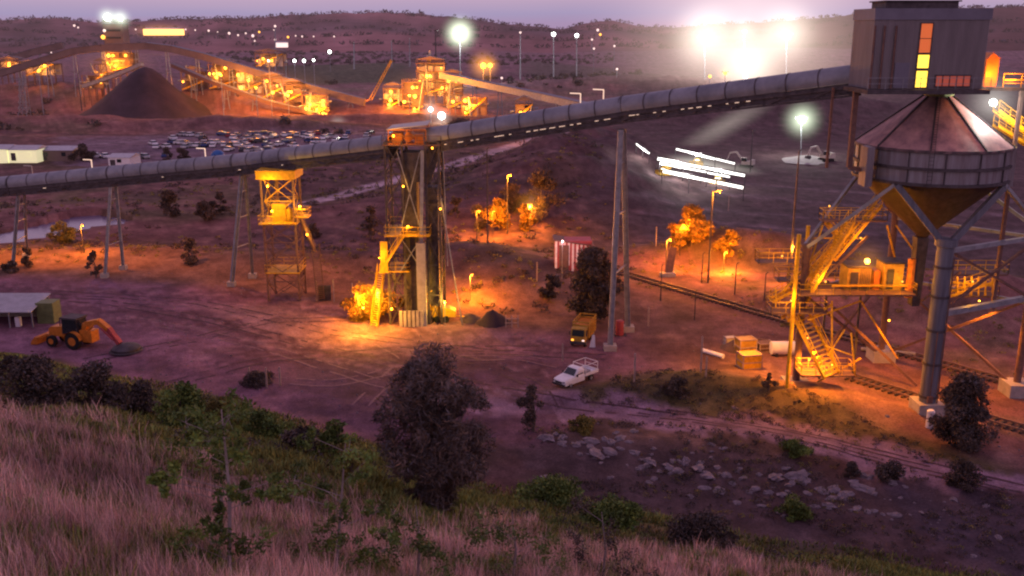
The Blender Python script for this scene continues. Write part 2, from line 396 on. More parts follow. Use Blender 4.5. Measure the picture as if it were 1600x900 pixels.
    # tyre tracks
    for l in ([(60,470),(300,500),(560,560),(760,610),(860,640)], [(40,478),(280,510),(540,572),(750,622)], [(360,455),(640,520),(900,560)], [(320,560),(480,540),(700,560),(900,600)], [(330,566),(480,547),(700,567)], [(-50,450),(160,455),(380,470)]):
        for o_ in ((0,0,0),(1.5,.9,0),(-3.2,2.2,0),(-2.0,3.2,0),(2.4,-2.6,0)):
            line([p+Vector(o_) for p in pxl(l)], .42, (.115,.055,.075) if o_[0] > -2.5 else (.30,.165,.20), .6, .5)
    # hillside
    r = np.hypot(X, Y); a = np.arctan2(X, Y); re = np.interp(a, ea, er); t = r/re
    hm = np.clip((1.0-t+(n1-.5)*.12)*18, 0, 1)
    hc = np.tile(np.array([.20,.12,.10]), (len(X), 1))
    hc = lerp(hc, (.105,.105,.036), np.clip((n1-.42)*6+(t-.55)*2.5, 0, 1)*.9)
    hc = lerp(hc, (.085,.080,.034), np.clip((a-.02)*5, 0, 1)*np.clip((n2-.4)*5, 0, 1)*.7)
    C = C*(1-hm[:, None]) + hc*hm[:, None]
    n4 = fbm(X, Y, 1.1, 3, 88); n5 = fbm(X*.35+Y*.1, Y*1.3, .5, 4, 99)
    C = C*(.62+.76*n2[:, None])*(.72+.56*n4[:, None])*(.72+.56*n5[:, None])
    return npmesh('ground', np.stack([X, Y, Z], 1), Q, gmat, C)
gmat = mat('earth and dry grass', (1.,1.,1.), .95, 0, .30, .9, attr=True, bump=.8, spec=.1)
nt = gmat.node_tree; pb = nt.nodes['Principled BSDF']; prev = pb.inputs['Base Color'].links[0].from_socket; tcg = N(nt, 'ShaderNodeTexCoord')
for sc_, lo_, hi_ in ((5., .55, 1.4), (.22, .65, 1.3)):
    n_ = N(nt, 'ShaderNodeTexNoise'); n_.inputs['Scale'].default_value = sc_; n_.inputs['Detail'].default_value = 8; n_.inputs['Roughness'].default_value = .7; nt.links.new(tcg.outputs['Object'], n_.inputs['Vector'])
    m_ = N(nt, 'ShaderNodeMapRange'); m_.inputs[1].default_value = .3; m_.inputs[2].default_value = .7; m_.inputs[3].default_value = lo_; m_.inputs[4].default_value = hi_; nt.links.new(n_.outputs[0], m_.inputs[0])
    x_ = N(nt, 'ShaderNodeVectorMath', operation='SCALE'); nt.links.new(prev, x_.inputs[0]); nt.links.new(m_.outputs[0], x_.inputs['Scale']); prev = x_.outputs[0]
nt.links.new(prev, pb.inputs['Base Color'])
g_o = build_ground(); g_o.data.polygons.foreach_set('use_smooth', [True]*len(g_o.data.polygons)); tag(g_o, kind='structure')
# distant hills with an uneven crest
hl = [(-900,40),(-500,34),(-100,31),(0,30),(60,26),(150,33),(260,29),(380,26),(440,22),(500,19),(580,17),(640,20),(700,25),(760,32),(840,39),(880,43),(915,34),(960,31),(1000,38),(1070,40),(1150,36),(1300,25),(1450,13),(1600,8),(1900,4),(2500,20)]
xs = np.linspace(-900, 2500, 900); ys = np.interp(xs, [h[0] for h in hl], [h[1] for h in hl])
ys = ys + 2 + (fbm(xs, xs*0, .02, 4, 5)-.5)*5 + (fbm(xs, xs*0, .25, 3, 8)-.5)*2.2
rows = [(1700, -.08), (1850, .12), (2050, .28), (2250, .5), (2450, .68), (2700, .86), (2900, .96), (3100, 1.), (3500, .7), (4200, -.2)]
V = []
for Yd, k in rows:
    for x, y in zip(xs, ys):
        top = at(x, y, 3100); X_ = top.x*Yd/3100
        V.append((X_, Yd, top.z*k))
V = np.array(V); n_ = (fbm(V[:,0], V[:,1], .004, 5, 12)-.5); V[:,2] += n_*45*np.clip((V[:,1]-1700)/600, 0, 1)*np.clip((3100-V[:,1])/500, 0, 1)
nx = len(xs); i = (np.arange((len(rows)-1)*nx).reshape(-1, nx)[:, :-1]).ravel(); Q = np.stack([i, i+1, i+nx+1, i+nx], 1)
hc = fbm(V[:,0], V[:,1], .012, 4, 3)[:, None]; hc2 = np.clip((fbm(V[:,0], V[:,1], .003, 3, 30)-.45)*5, 0, 1)[:, None]
C = (np.array([.34,.165,.175])*(1-hc2) + np.array([.17,.11,.13])*hc2)*(.15+1.6*hc)  # hazy distance tone put into the hill colours
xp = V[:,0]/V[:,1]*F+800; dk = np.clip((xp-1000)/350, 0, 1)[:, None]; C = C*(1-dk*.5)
ho = npmesh('hills', V, Q, mat('hill scrub with painted mist', (1.,1.,1.), 1, 0, .3, .02, attr=True, bump=0, spec=0), C); tag(ho, kind='structure')
ho.data.polygons.foreach_set('use_smooth', [True]*len(ho.data.polygons))
# scrub on the distant hills
pick = rng.choice(np.where((V[:,1] > 1800) & (V[:,1] < 3150))[0], 2600); cs = [(V[i,0]+rng.uniform(-8,8), V[i,1], V[i,2]+3) for i in pick]
V2, Q2, C2 = leaves(cs, [float(x) for x in rng.uniform(5, 11, len(cs))], .35, 3.2, flat=.55)
tag(npmesh('hill_woods', V2, Q2, mat('hill tree foliage', (.075,.05,.06), .9, 0, .4, .05, attr=True, bump=0), C2), 'dark scattered trees dotting the distant hills', 'woods', kind='stuff')
# pond
wm = bpy.data.materials.new('pond water'); wm.use_nodes = True; b = wm.node_tree.nodes['Principled BSDF']
b.inputs['Base Color'].default_value = (.12,.10,.18,1); b.inputs['Roughness'].default_value = .22; b.inputs['Specular IOR Level'].default_value = .8
no = N(wm.node_tree, 'ShaderNodeTexNoise'); no.inputs['Scale'].default_value = .8; bp = N(wm.node_tree, 'ShaderNodeBump'); bp.inputs['Strength'].default_value = .15
wm.node_tree.links.new(no.outputs[0], bp.inputs['Height']); wm.node_tree.links.new(bp.outputs[0], b.inputs['Normal'])
me = bpy.data.meshes.new('pond_water'); me.from_pydata([(p.x, p.y, -.25) for p in pond_poly], [], [tuple(range(len(pond_poly)))]); me.materials.append(wm)
po = bpy.data.objects.new('pond_water', me); col.objects.link(po); tag(po, kind='structure')

# ------------------------------------------------------------------ world, sun
w = bpy.data.worlds.new('World'); sc.world = w; w.use_nodes = True; nt = w.node_tree; nt.nodes.clear()
out = N(nt, 'ShaderNodeOutputWorld'); sky = N(nt, 'ShaderNodeTexSky'); sky.sky_type = 'NISHITA'; sky.sun_disc = False
SUN_EL, SUN_RO = math.radians(1.5), math.radians(205)
sky.sun_elevation = SUN_EL; sky.sun_rotation = SUN_RO
bg1 = N(nt, 'ShaderNodeBackground'); bg1.inputs[1].default_value = .05; nt.links.new(sky.outputs[0], bg1.inputs[0])
tc = N(nt, 'ShaderNodeTexCoord'); sx = N(nt, 'ShaderNodeSeparateXYZ'); nt.links.new(tc.outputs['Generated'], sx.inputs[0])
mp = N(nt, 'ShaderNodeMapping'); mp.inputs['Scale'].default_value = (1.2, 1.2, 14); nz = N(nt, 'ShaderNodeTexNoise'); nz.inputs['Scale'].default_value = 1.6; nz.inputs['Detail'].default_value = 4
nt.links.new(tc.outputs['Generated'], mp.inputs[0]); nt.links.new(mp.outputs[0], nz.inputs['Vector'])
ml = N(nt, 'ShaderNodeMath', operation='MULTIPLY_ADD'); ml.inputs[1].default_value = .03; ml.inputs[2].default_value = -.015; nt.links.new(nz.outputs[0], ml.inputs[0])
ad = N(nt, 'ShaderNodeMath', operation='ADD'); nt.links.new(sx.outputs['Z'], ad.inputs[0]); nt.links.new(ml.outputs[0], ad.inputs[1])
cr = N(nt, 'ShaderNodeValToRGB'); e = cr.color_ramp.elements
e[0].position = 0; e[0].color = (.33,.22,.38,1); e[1].position = 1; e[1].color = (.30,.20,.34,1)
for p_, c_ in ((.012,(.29,.27,.47)), (.030,(.40,.31,.48)), (.07,(.54,.37,.49)), (.25,(.52,.32,.50)), (.6,(.36,.235,.38))):
    q_ = e.new(p_); q_.color = (*c_, 1)
nt.links.new(ad.outputs[0], cr.inputs[0])
bg2 = N(nt, 'ShaderNodeBackground'); bg2.inputs[1].default_value = 1.2; nt.links.new(cr.outputs[0], bg2.inputs[0])
ash = N(nt, 'ShaderNodeAddShader'); nt.links.new(bg1.outputs[0], ash.inputs[0]); nt.links.new(bg2.outputs[0], ash.inputs[1]); nt.links.new(ash.outputs[0], out.inputs[0])
sl = bpy.data.lights.new('sun', 'SUN'); sl.energy = .12; sl.angle = math.radians(20); sl.color = (1., .62, .72)
so = bpy.data.objects.new('sun', sl); col.objects.link(so)
el = math.radians(12); dv = Vector((math.sin(SUN_RO)*math.cos(el), math.cos(SUN_RO)*math.cos(el), math.sin(el)))
so.rotation_euler = dv.to_track_quat('Z', 'Y').to_euler()
sc.view_settings.view_transform = 'Standard'; sc.view_settings.look = 'None'; sc.view_settings.exposure = 0
sc.render.engine = 'CYCLES'; cy = sc.cycles
cy.use_denoising = True; cy.max_bounces = 4; cy.diffuse_bounces = 2; cy.glossy_bounces = 2; cy.volume_bounces = 0; cy.transparent_max_bounces = 48
cy.volume_step_rate = 2.0; cy.volume_max_steps = 64; cy.sample_clamp_indirect = 3; cy.pixel_filter_type = 'BLACKMAN_HARRIS'; cy.filter_width = 2.2
cy.use_light_tree = True; cy.caustics_reflective = False; cy.caustics_refractive = False
try: cy.denoiser = 'OPENIMAGEDENOISE'
except Exception: pass

# ================================================================== THINGS
def bulb(parent, loc, r=.28, m=E_or, name='lamp'):
    mb = MB(); mb.ball(loc, r, 6); return mb.build(name, m, parent)
def lamp_at(parent, loc, power, c=SOD, r=.28, m=E_or, g=0., gm=None, vis=True):
    if vis: bulb(parent, loc, r, m)
    light(parent, Vector(loc)-Vector((0, 0, 0)) + Vector((0, -(r+.3), 0)), power, c, .3)
    if g: glow(parent, loc, g, gm or G_or)

# ---------------- conveyor galleries
def gallery(label, pts, R=1.25, dashes=(), posts=(), side=1):
    t = T('conveyor_gallery', pts[0], label, 'conveyor')
    hd, sk, tr, wk, hr, hp = MB(), MB(), MB(), MB(), MB(), MB()
    for a, b in zip(pts[:-1], pts[1:]):
        d = (b-a).normalized(); s = Vector((d.y, -d.x, 0)).normalized(); u = s.cross(d)    # s points to the camera side
        n = 14; ring = []
        for e in (a, b):
            for i in range(n+1):
                t_ = math.radians(-25+230*i/n); ring.append(e + s*math.cos(t_)*R + u*(math.sin(t_)*R+.25))
        hd.add(ring, [(i, i+1, n+2+i, n+1+i) for i in range(n)])
        L = (b-a).length
        k = int(L/3.2)
        for j in range(k+1):                                   # hoops over the hood
            c = a.lerp(b, j/k); ring = []
            for rr in (R+.05,):
                for i in range(n+1):
                    t_ = math.radians(-25+230*i/n)
                    for off in (-.07, .07): ring.append(c + d*off + s*math.cos(t_)*rr + u*(math.sin(t_)*rr+.25))
            hp.add(ring, [(2*i, 2*i+1, 2*i+3, 2*i+2) for i in range(n)])
        sk.beam(a-u*.85, b-u*.85, 2.0, 1.1, u)
        for sg in (-1, 1):
            tr.beam(a+s*sg*1.1-u*.72, b+s*sg*1.1-u*.72, .16, .2, u); tr.beam(a+s*sg*1.1-u*1.55, b+s*sg*1.1-u*1.55, .18, .2, u)
            k = int(L/2.2)
            for j in range(k):
                p, q = a.lerp(b, j/k), a.lerp(b, (j+1)/k)
                tr.beam(p+s*sg*1.1-u*(.8 if j % 2 else 1.5), q+s*sg*1.1-u*(1.5 if j % 2 else .8), .1)
                if sg == 1 and j % 2 == 0: tr.beam(p+s*1.1-u*1.5, p-s*1.1-u*1.5, .12)
        w0, w1 = a-s*1.8-u*.35, b-s*1.8-u*.35
        wk.beam(w0, w1, .9, .08, u); hr.rail(w0-s*.42, w1-s*.42, 1.5, .03, 3.)
        hr.rail(w0-s*.42+Vector((0,0,.01)), w1-s*.42+Vector((0,0,.01)), .75, .02, 6.)
    nf = len(hd.f); hd.add(hp.v, hp.f); ho_ = hd.build('hood', hood, t, True); ho_.data.materials.append(steel_d); ho_.data.polygons.foreach_set('material_index', [0]*nf+[1]*(len(hd.f)-nf)); sk.build('belt_trough', steel_d, t); tr.build('truss', steel_d, t); wk.build('walkway', steel, t); hr.build('handrail', steel, t)
    def along(f):
        ls = [(b-a).length for a, b in zip(pts[:-1], pts[1:])]; x = f*sum(ls)
        for (a, b), l in zip(zip(pts[:-1], pts[1:]), ls):
            if x <= l: d = (b-a).normalized(); s = Vector((d.y, -d.x, 0)).normalized(); return a.lerp(b, x/l), d, s, s.cross(d)
            x -= l
        return b, d, s, s.cross(d)
    for f0, kind in dashes:
        c, d, s, u = along(f0); mb = MB()
        L = random.uniform(.12, .42)
        if kind == 'u': mb.beam(c+s*1.22-u*.86-d*L, c+s*1.22-u*.86+d*L, .05, .06, u); mb.build('strip_light', E_tube, t)
        else: mb.beam(c-s*1.2+u*1.28-d*L*2, c-s*1.2+u*1.28+d*L*2, .10, .08, u); mb.build('strip_light', E_tube, t)
    for f0 in posts:
        c, d, s, u = along(f0); mb = MB(); b0 = c-s*1.9-u*.3
        mb.beam(b0, b0+Vector((0,0,2.9)), .12); mb.beam(b0+Vector((0,0,2.9)), b0+Vector((0,0,2.95))-Vector((1.3,0,0)), .12); mb.build('lamp_post', E_tube if f0 > .3 else cream, t)
    return t
LP = [at(-140,302,163), at(20,289,153), at(175,274,149), at(370,256,141), at(615,227.5,125.5)]
RP = [at(672,218,124), at(975,170,115), at(1338,124,98)]
gallery('long hooded conveyor gallery running from the leftmost trestle to the transfer tower', LP,
        dashes=[(x, 't') for x in (.235,.255,.36,.385,.60,.64,.73)]+[(x,'u') for x in (.33,.56,.71,.80)], posts=(.285,.40,.62))
gallery('hooded conveyor gallery climbing from the transfer tower to the bin head house', RP,
        dashes=[(x, 't') for x in (.15,.19,.26,.30,.345,.37,.43,.52)]+[(.05+.021*i+random.uniform(-.006,.006),'u') for i in range(36) if random.random() < .72], posts=(.37,.425))

# ---------------- unseen floodlights put under the left gallery to light the bank
gt = bpy.data.objects['conveyor_gallery']
for fx, (tx_, ty_), pw in ((.20,(20,402),12000),(.33,(110,402),12000),(.44,(215,404),8500),(.54,(310,412),6000),(.66,(400,445),5500),(.76,(480,448),5500),(.88,(560,455),6500)):
    a_ = LP[0].lerp(LP[-1], fx); k = min(len(LP)-2, int(np.searchsorted([p.x for p in LP], a_.x))-1); k = max(k, 0); f_ = (a_.x-LP[k].x)/(LP[k+1].x-LP[k].x); q = LP[k].lerp(LP[k+1], f_)+Vector((0,1.6,-1.9))
    mb = MB(); mb.box(q+Vector((0,0,.25)), (.5,.4,.3)); mb.beam(q+Vector((0,0,.3)), q+Vector((0,-.6,1.0)), .08); mb.build('floodlight', steel_d, gt)
    mb = MB(); mb.box(q+Vector((0,.05,.08)), (.4,.3,.05)); mb.build('lamp', E_or, gt)
    light(gt, q+Vector((0,.1,-.1)), pw, SOD, .25, 95, P(tx_, ty_), .9)
# ---------------- trestles
def trestle(b1, t1, b2, t2, Yt, w, label, grp='conveyor trestles'):
    p1, p2 = H(*b1), H(*b2); q1, q2 = at(*t1, Yt-.9), at(*t2, Yt+.9)
    t = T('conveyor_trestle', (p1+p2)/2, label, 'trestle', grp)
    for p, q in ((p1, q1), (p2, q2)):
        mb = MB(); v_ = (q-p); k = 8
        mb.beam(p-v_*.02, q, w*1.5, w*.5); mb.beam(p-v_*.02+Vector((-w*.8,0,0)), q+Vector((-w*.8,0,0)), w*.3, w*1.3); mb.beam(p-v_*.02+Vector((w*.8,0,0)), q+Vector((w*.8,0,0)), w*.3, w*1.3)
        mb.build('leg', steel, t)
        mf = MB(); mf.box(p+Vector((0,0,.25)), (w*4.5, w*4, .9)); mf.build('footing', conc, t)
    mb = MB()
    for k in (.35, .62, .85): mb.beam(p1.lerp(q1, k), p2.lerp(q2, k), w*.5)
    mb.build('cross_brace', steel, t)
    mb = MB(); mb.beam(q1, q2, w*2.4, .35); mb.build('cap_beam', steel_d, t)
    return t
trestle((20,417),(29,302),(42,402),(38,302),153,.24,'leftmost conveyor trestle above the dark shrub by the pond')
trestle((164,434),(173,290),(193,421),(181,290),149,.24,'slender conveyor trestle crossing in front of the pond end')
trestle((362,447),(378,272),(395,434),(383,272),141,.26,'conveyor trestle just left of the yellow lit lattice tower')
trestle((953,547),(970,203),(981,517),(974,203),115,.34,'tallest pale conveyor trestle beside the yellow truck')

# ---------------- platforms, stairs helpers
def platform(mbp, mbr, c, dx, dy, h=1.1, sides='nsew'):
    mbp.box(c, (dx, dy, .16)); x0, x1, y0, y1, z = c[0]-dx/2, c[0]+dx/2, c[1]-dy/2, c[1]+dy/2, c[2]+.08
    if 's' in sides: mbr.rail((x0,y0,z), (x1,y0,z), h)
    if 'n' in sides: mbr.rail((x0,y1,z), (x1,y1,z), h)
    if 'w' in sides: mbr.rail((x0,y0,z), (x0,y1,z), h)
    if 'e' in sides: mbr.rail((x1,y0,z), (x1,y1,z), h)
def plat2(t, mp_m, mr_m, *a, **k):
    m1, m2 = MB(), MB(); platform(m1, m2, *a, **k); m1.build('platform', mp_m, t); m2.build('handrail', mr_m, t)
def flights(t, name, m, *fs):
    for f in fs: m1 = MB(); stair(f[0], f[1], f[2], m1, *f[3:]); m1.build(name, m, t)
def stair(p, q, w, mb, step=.28):
    p, q = Vector(p), Vector(q); d = q-p; s = Vector((d.y, -d.x, 0)).normalized()*w/2; n = max(3, int(abs(d.z)/step))
    for sg in (-1, 1):
        mb.beam(p+s*sg, q+s*sg, .09, .30); mb.rail(p+s*sg, q+s*sg, 1.05, .04, 1.5)
    for i in range(n):
        c = p.lerp(q, (i+.5)/n); mb.beam(c-s, c+s, .30, .05)
    return mb
def lattice(mb, x0, x1, y0, y1, z0, z1, n, w=.12, taper=0.):
    for k in range(n):
        a, b = z0+(z1-z0)*k/n, z0+(z1-z0)*(k+1)/n
        ta, tb = taper*(1-k/n), taper*(1-(k+1)/n)
        ca = [(x0-ta,y0-ta),(x1+ta,y0-ta),(x1+ta,y1+ta),(x0-ta,y1+ta)]; cb = [(x0-tb,y0-tb),(x1+tb,y0-tb),(x1+tb,y1+tb),(x0-tb,y1+tb)]
        for i in range(4):
            j = (i+1) % 4
            mb.beam((*ca[i], a), (*cb[j], b), w); mb.beam((*ca[j], a), (*cb[i], b), w*.8); mb.beam((*cb[i], b), (*cb[j], b), w)

# ---------------- yellow lattice tower
c0 = H(448, 466); W = 2.45
t = T('lattice_tower', c0, 'slim lattice tower with bright yellow lit platforms under the conveyor', 'tower')
x0, x1, y0, y1 = c0.x-W, c0.x+W, c0.y-1.5, c0.y+2.8
ztop, zmid = at(448,270,y0).z, at(448,348,y0).z
for x in (x0+.2, x1-.2):
    for y in (y0, y1): mb = MB(); mb.beam((x,y,c0.z-.3), (x,y,ztop), .26); mb.build('post', rust, t)
mb = MB(); lattice(mb, x0+.2, x1-.2, y0, y1, c0.z, zmid, 4, .12); mb.build('bracing', rust, t)
mb = MB(); lattice(mb, x0+.5, x1-.5, y0+.3, y1-.3, zmid, ztop-1, 2, .10); mb.build('bracing', yel, t)
mb = MB(); mb.bb(x0-.3, x1+.3, y0-.7, y1+.3, ztop-.85, ztop+.25); mb.bb(x0-.35, x1+.35, y0-.75, y1+.35, ztop+.25, ztop+.36); mb.build('head_box', yel, t)
plat2(t, yel, yel, (c0.x, (y0+y1)/2-.4, zmid), W*2+.5, y1-y0+1.6); plat2(t, yel, yel, (x1+.9, y0+.3, zmid+.9), 1.9, 2.2)
plat2(t, yel, yel, (c0.x, (y0+y1)/2, c0.z+4.2), W*2, y1-y0+.6)
flights(t, 'staircase', rust, ((x1+.6, y0-.2, zmid+.8), (x1+2.2, y0+.6, c0.z+7.2), 1.1), ((x1+2.2, y0+1.4, c0.z+7.2), (x1+2.9, y0-.4, c0.z+.3), 1.1))
mb = MB(); mb.bb(c0.x-1.1, c0.x+.8, y0+.6, y0+2.6, zmid+.1, zmid+2.6); mb.lathe((c0.x+1.3, y0+1, zmid+.1), [(.01,2),(.5,1.6),(.5,.2),(.3,0)], 10); mb.build('sampler_box', yel, t)
mb = MB(); mb.tube((c0.x-.4,y0+1.5,zmid+2.6), (c0.x-.4,y0+1.5,ztop), .28); mb.build('chute', rust, t)
for lx, ly, lz, pw in ((c0.x-.9,y0-1.6,ztop-1.6,900), (x1+.8,y0-.9,zmid+2.5,800), (c0.x-.6,y0-1.2,zmid+1.9,700), (x1+1.6,y0-1.0,zmid-1.5,300)):
    bulb(t, (lx,ly,lz), .13, E_or); light(t, (lx,ly-.2,lz), pw, (1.,.50,.03), .2)

# ---------------- transfer tower
c0 = H(648, 505); Yf = c0.y
t = T('transfer_tower', c0, 'tall dark transfer tower where the two conveyor galleries meet', 'tower')
X = lambda px, Y=Yf: at(px, 360, Y).x
x0, x1 = X(604), X(690); y0, y1 = Yf-.5, Yf+5.5
zt, zp, zm_ = at(650,222,y0).z, at(650,366,y0).z, at(610,424,y0).z
for x in (x0+.15, X(632), X(668), x1-.15):
    for y in (y0, y1): mb = MB(); mb.beam((x,y,c0.z-.3), (x,y,zt), .30 if x > X(640) else .24); mb.build('column', steel_d, t)
mb = MB(); mb.bb(X(651), X(665), y0-1.0, y0-.1, c0.z-.3, zp-1.0); mb.build('pier', conc, t)
mb = MB(); mb.beam((X(659),y0-.5,zp-1), (X(664),y0-.5,zt-1), .42); mb.build('front_post', steel, t)
mb = MB(); lattice(mb, x0+.15, X(632), y0, y1, c0.z, zt, 6, .11); lattice(mb, X(668), x1-.15, y0, y1, c0.z, zt, 6, .11); mb.build('bracing', steel_d, t)
mb = MB(); mb.bb(X(628), X(652), y0+.9, y0+4.4, c0.z+.2, zt-2.0); mb.bb(X(668), X(684), y0+1.2, y0+3.6, c0.z+.2, zt-6); mb.build('bucket_casing', steel_d, t)
mb = MB(); mb.prism([(X(630),y0+.6,zt-1.4),(X(690),y0+.6,zt-1.4),(X(674),y0+.6,zt-5.2),(X(648),y0+.6,zt-5.2)], (0,3.2,0)); mb.build('chute', steel_d, t)
for z_ in (zt, zp, zm_):
    mp_, mr_ = MB(), MB()
    if z_ == zm_: platform(mp_, mr_, ((x0+X(640))/2-.4, (y0+y1)/2-.6, z_), 3.6, 5.2)
    elif z_ == zp: platform(mp_, mr_, ((x0+X(672))/2, (y0+y1)/2-.7, z_), X(672)-x0+.2, y1-y0+1.2)
    else: platform(mp_, mr_, ((x0+x1)/2, (y0+y1)/2, z_-.4), x1-x0+.3, y1-y0+.4)
    o = mp_.build('platform', yel if z_ != zt else rust, t); mr_.build('handrail', yel if z_ != zt else rust, t)
mb = MB()                                                     # open drive house on top, under a light roof
for x in (X(612), X(640), X(669)):
    for y in (y0+.3, y1-.3): mb.beam((x,y,zt-.3), (x,y,zt+1.5), .12)
for z_ in (zt+.7, zt+1.5): mb.beam((X(612),y0+.3,z_), (X(669),y0+.3,z_), .14); mb.beam((X(612),y1-.3,z_), (X(669),y1-.3,z_), .14)
mb.bb(X(611),X(670),y0+.2,y1-.2,zt-.33,zt-.25); mb.build('drive_frame', orange, t)
mb = MB(); mb.bb(X(616), X(632), y0+1, y0+3, zt-.25, zt+1.0); mb.tube((X(642),y0+.9,zt+.5), (X(642),y0+3.6,zt+.5), .62, n=12); mb.bb(X(650), X(664), y0+1.2, y0+2.8, zt-.25, zt+.8); mb.build('drive_motor', orange, t)
mb = MB(); mb.prism([(X(610),y0-.1,zt+1.5),(X(672),y0-.1,zt+2.1),(X(672),y0-.1,zt+2.2),(X(610),y0-.1,zt+1.6)], (0,6.2,0)); mb.build('roof', cream, t)
flights(t, 'staircase', yel, ((X(632), y0-.9, zp-.1), (X(594), y0-.9, zm_+.1), 1.0), ((X(594), y0-.2, zm_), (X(583), y0-1.8, c0.z+.3), 1.1), ((X(668), y1+.6, zp), (X(690), y1+.6, zt-4), .9))
mb = MB(); mb.bb(X(596), X(607), y0-1.3, y0-1.15, zm_+.1, zp-.7); mb.build('stair_panel', yel, t)
mb = MB()
for a, b in ((zp, zt-1), (zm_, zp)): mb.beam((X(625),y0-.2,a+.1), (X(660),y0-.2,b-.2), .12); mb.beam((X(660),y0-.2,a+.1), (X(625),y0-.2,b-.2), .12)
mb.beam((X(690),y0,zt-7), (X(690)+2.6,y0-.5,c0.z), .16); mb.beam((X(695),y0,zt-1), (X(699),y0,c0.z+8), .08); mb.build('stay', steel, t)
mb = MB()
for i in range(6): mb.bb(X(622)+i*.55, X(622)+i*.55+.4, y0-1.2, y0-.9, c0.z, c0.z+2.2)
mb.build('bollard_guard', conc, t)
for lx, ly, lz, pw, vis in ((X(640),y0-1.4,zp+1.3,420,1), (X(622),y0-1.2,zt+.9,380,1), (X(596),y0-2.4,zp-2.6,420,0), (X(612),y0-2.2,c0.z+2.8,500,1), (X(680),y0-1.3,zt-.6,90,1), (X(634),y0-.9,zt-5.5,170,1), (X(690),y0-.9,zp+3.5,120,1), (X(572),y0-4.5,c0.z+3.6,6500,0), (X(585),y0+1.0,c0.z+5.0,4000,0)):
    bulb(t, (lx,ly,lz), .14 if vis else .07, E_or); light(t, (lx,ly-.25,lz), pw, (1.,.40,.02), .25)

# ---------------- train loading bin and head house
CX, CY = 42.3, 97.
t = T('train_loading_bin', (CX,CY,0), 'huge steel train loading bin with cone roof, hopper and square head house', 'loading bin')
zr, zb, za, zh = 26.9, 23.7, 31.9, 17.2
RB = 7.25
mb = MB(); mb.lathe((CX,CY,0), [(.9,za+.3),(.9,za),(RB+.25,zr)], 32); mb.lathe((CX,CY,0), [(RB+.25,zr-.12),(.9,za-.12)], 32); mb.build('cone_roof', conem, t, True)
mb = MB()
for i in range(9):
    a = 2*PI*i/9+.1; d = Vector((math.cos(a), math.sin(a), 0))
    mb.beam(Vector((CX,CY,za+.08))+d*.95, Vector((CX,CY,zr+.10))+d*(RB+.2), .14, .16)
mb.build('roof_rib', steel_d, t)
mb = MB(); mb.lathe((CX,CY,0), [(RB+.1,zr),(RB,zr-.1),(RB,zb),(RB-.3,zb-.1)], 40); mb.build('drum', drum, t, True)
mb = MB()
for z_ in (zr-.05, (zr+zb)/2-.1, zb): mb.lathe((CX,CY,z_), [(RB-.02,-.16),(RB+.22,-.16),(RB+.22,.12),(RB-.02,.12)], 40)
for i in range(14):
    a = 2*PI*i/14; d = Vector((math.cos(a), math.sin(a), 0)); mb.beam(Vector((CX,CY,zb))+d*(RB+.08), Vector((CX,CY,zr))+d*(RB+.08), .10, .12)
mb.build('stiffener', steel_d, t)
mb = MB(); mb.lathe((CX,CY,0), [(RB-.15,zb-.05),(.7,17.6),(.5,17.2)], 32); mb.build('hopper', hop, t, True)
posts = [P(1447,642,.3), Vector((CX-11.6,CY+.6,0)), Vector((CX+12,CY,0)), Vector((CX+1.5,CY+11,0))]
tops = [18.0, 16.2, 18, 18]
for k, (p, z_) in enumerate(zip(posts, tops)):
    p.z = 0; mb = MB(); mb.tube(p+Vector((0,0,-.3)), (p.x,p.y,z_+.2), .82 if k == 0 else .38, n=20); mb.lathe((p.x,p.y,z_), [(.0,.35),(1.05,.3),(1.05,-.4),(.8,-.5)] if k == 0 else [(0,.2),(.55,.15),(.55,-.3)], 18)
    mb.build('post', postm if k == 0 else rust, t, True)
    mb = MB(); mb.box((p.x,p.y,.6), (2.6,2.6,1.6)); mb.build('footing', conc, t)
    a = math.atan2(p.y-CY, p.x-CX)
    for s_ in (-1, 1):
        b = a+s_*math.radians(46); e = Vector((CX+math.cos(b)*(RB+.1), CY+math.sin(b)*(RB+.1), zb-.2))
        mb = MB(); mb.beam((p.x+math.cos(a+s_*1.5)*.5, p.y+math.sin(a+s_*1.5)*.5, z_), e, .52 if k == 0 else .34, .6 if k == 0 else .34); mb.build('strut', postm if k == 0 else steel if k < 3 else rust, t)
for px_, w_ in ((1352, .7), (1570, .8)):
    q = at(px_, 260, CY-3.2); mb = MB(); mb.bb(q.x-w_/2, q.x+w_/2, CY-4.4, CY-2.6, zb-.5, zr+.1); mb.build('corner_post', drum, t)
mb = MB()
f, l, r, b = posts
mb.beam((f.x,f.y,17.0), (r.x,r.y,17.3), .42); mb.beam((f.x,f.y,10.6), (r.x,r.y,10.8), .55); mb.beam((b.x,b.y,17.2), (r.x,r.y,17.2), .35); mb.beam((b.x,b.y,10.2), (r.x,r.y,10.2), .35)
mb.beam((l.x,l.y,11.3), (b.x,b.y,11.3), .32)
mb.build('cross_beam', steel, t)
mb = MB()
mb.beam((f.x+.6,f.y+.5,10.8), (r.x,r.y,17), .26); mb.beam((f.x+.6,f.y+.5,17), (r.x,r.y,10.8), .26); mb.beam((l.x,l.y,.6), (b.x,b.y,11), .28); mb.beam((l.x,l.y,11), (b.x,b.y,.6), .28)
mb.beam((b.x,b.y,10.5), (r.x,r.y,.6), .28); mb.beam((b.x,b.y,.6), (r.x,r.y,10.5), .28); mb.beam((l.x,l.y,10.6), (f.x-6.,f.y+4.5,17.6), .26); mb.beam(at(1302,480,101), at(1432,602,99), .28); mb.beam(at(1440,470,96), at(1500,425,99), .24)
mb.build('diagonal_brace', rust, t)
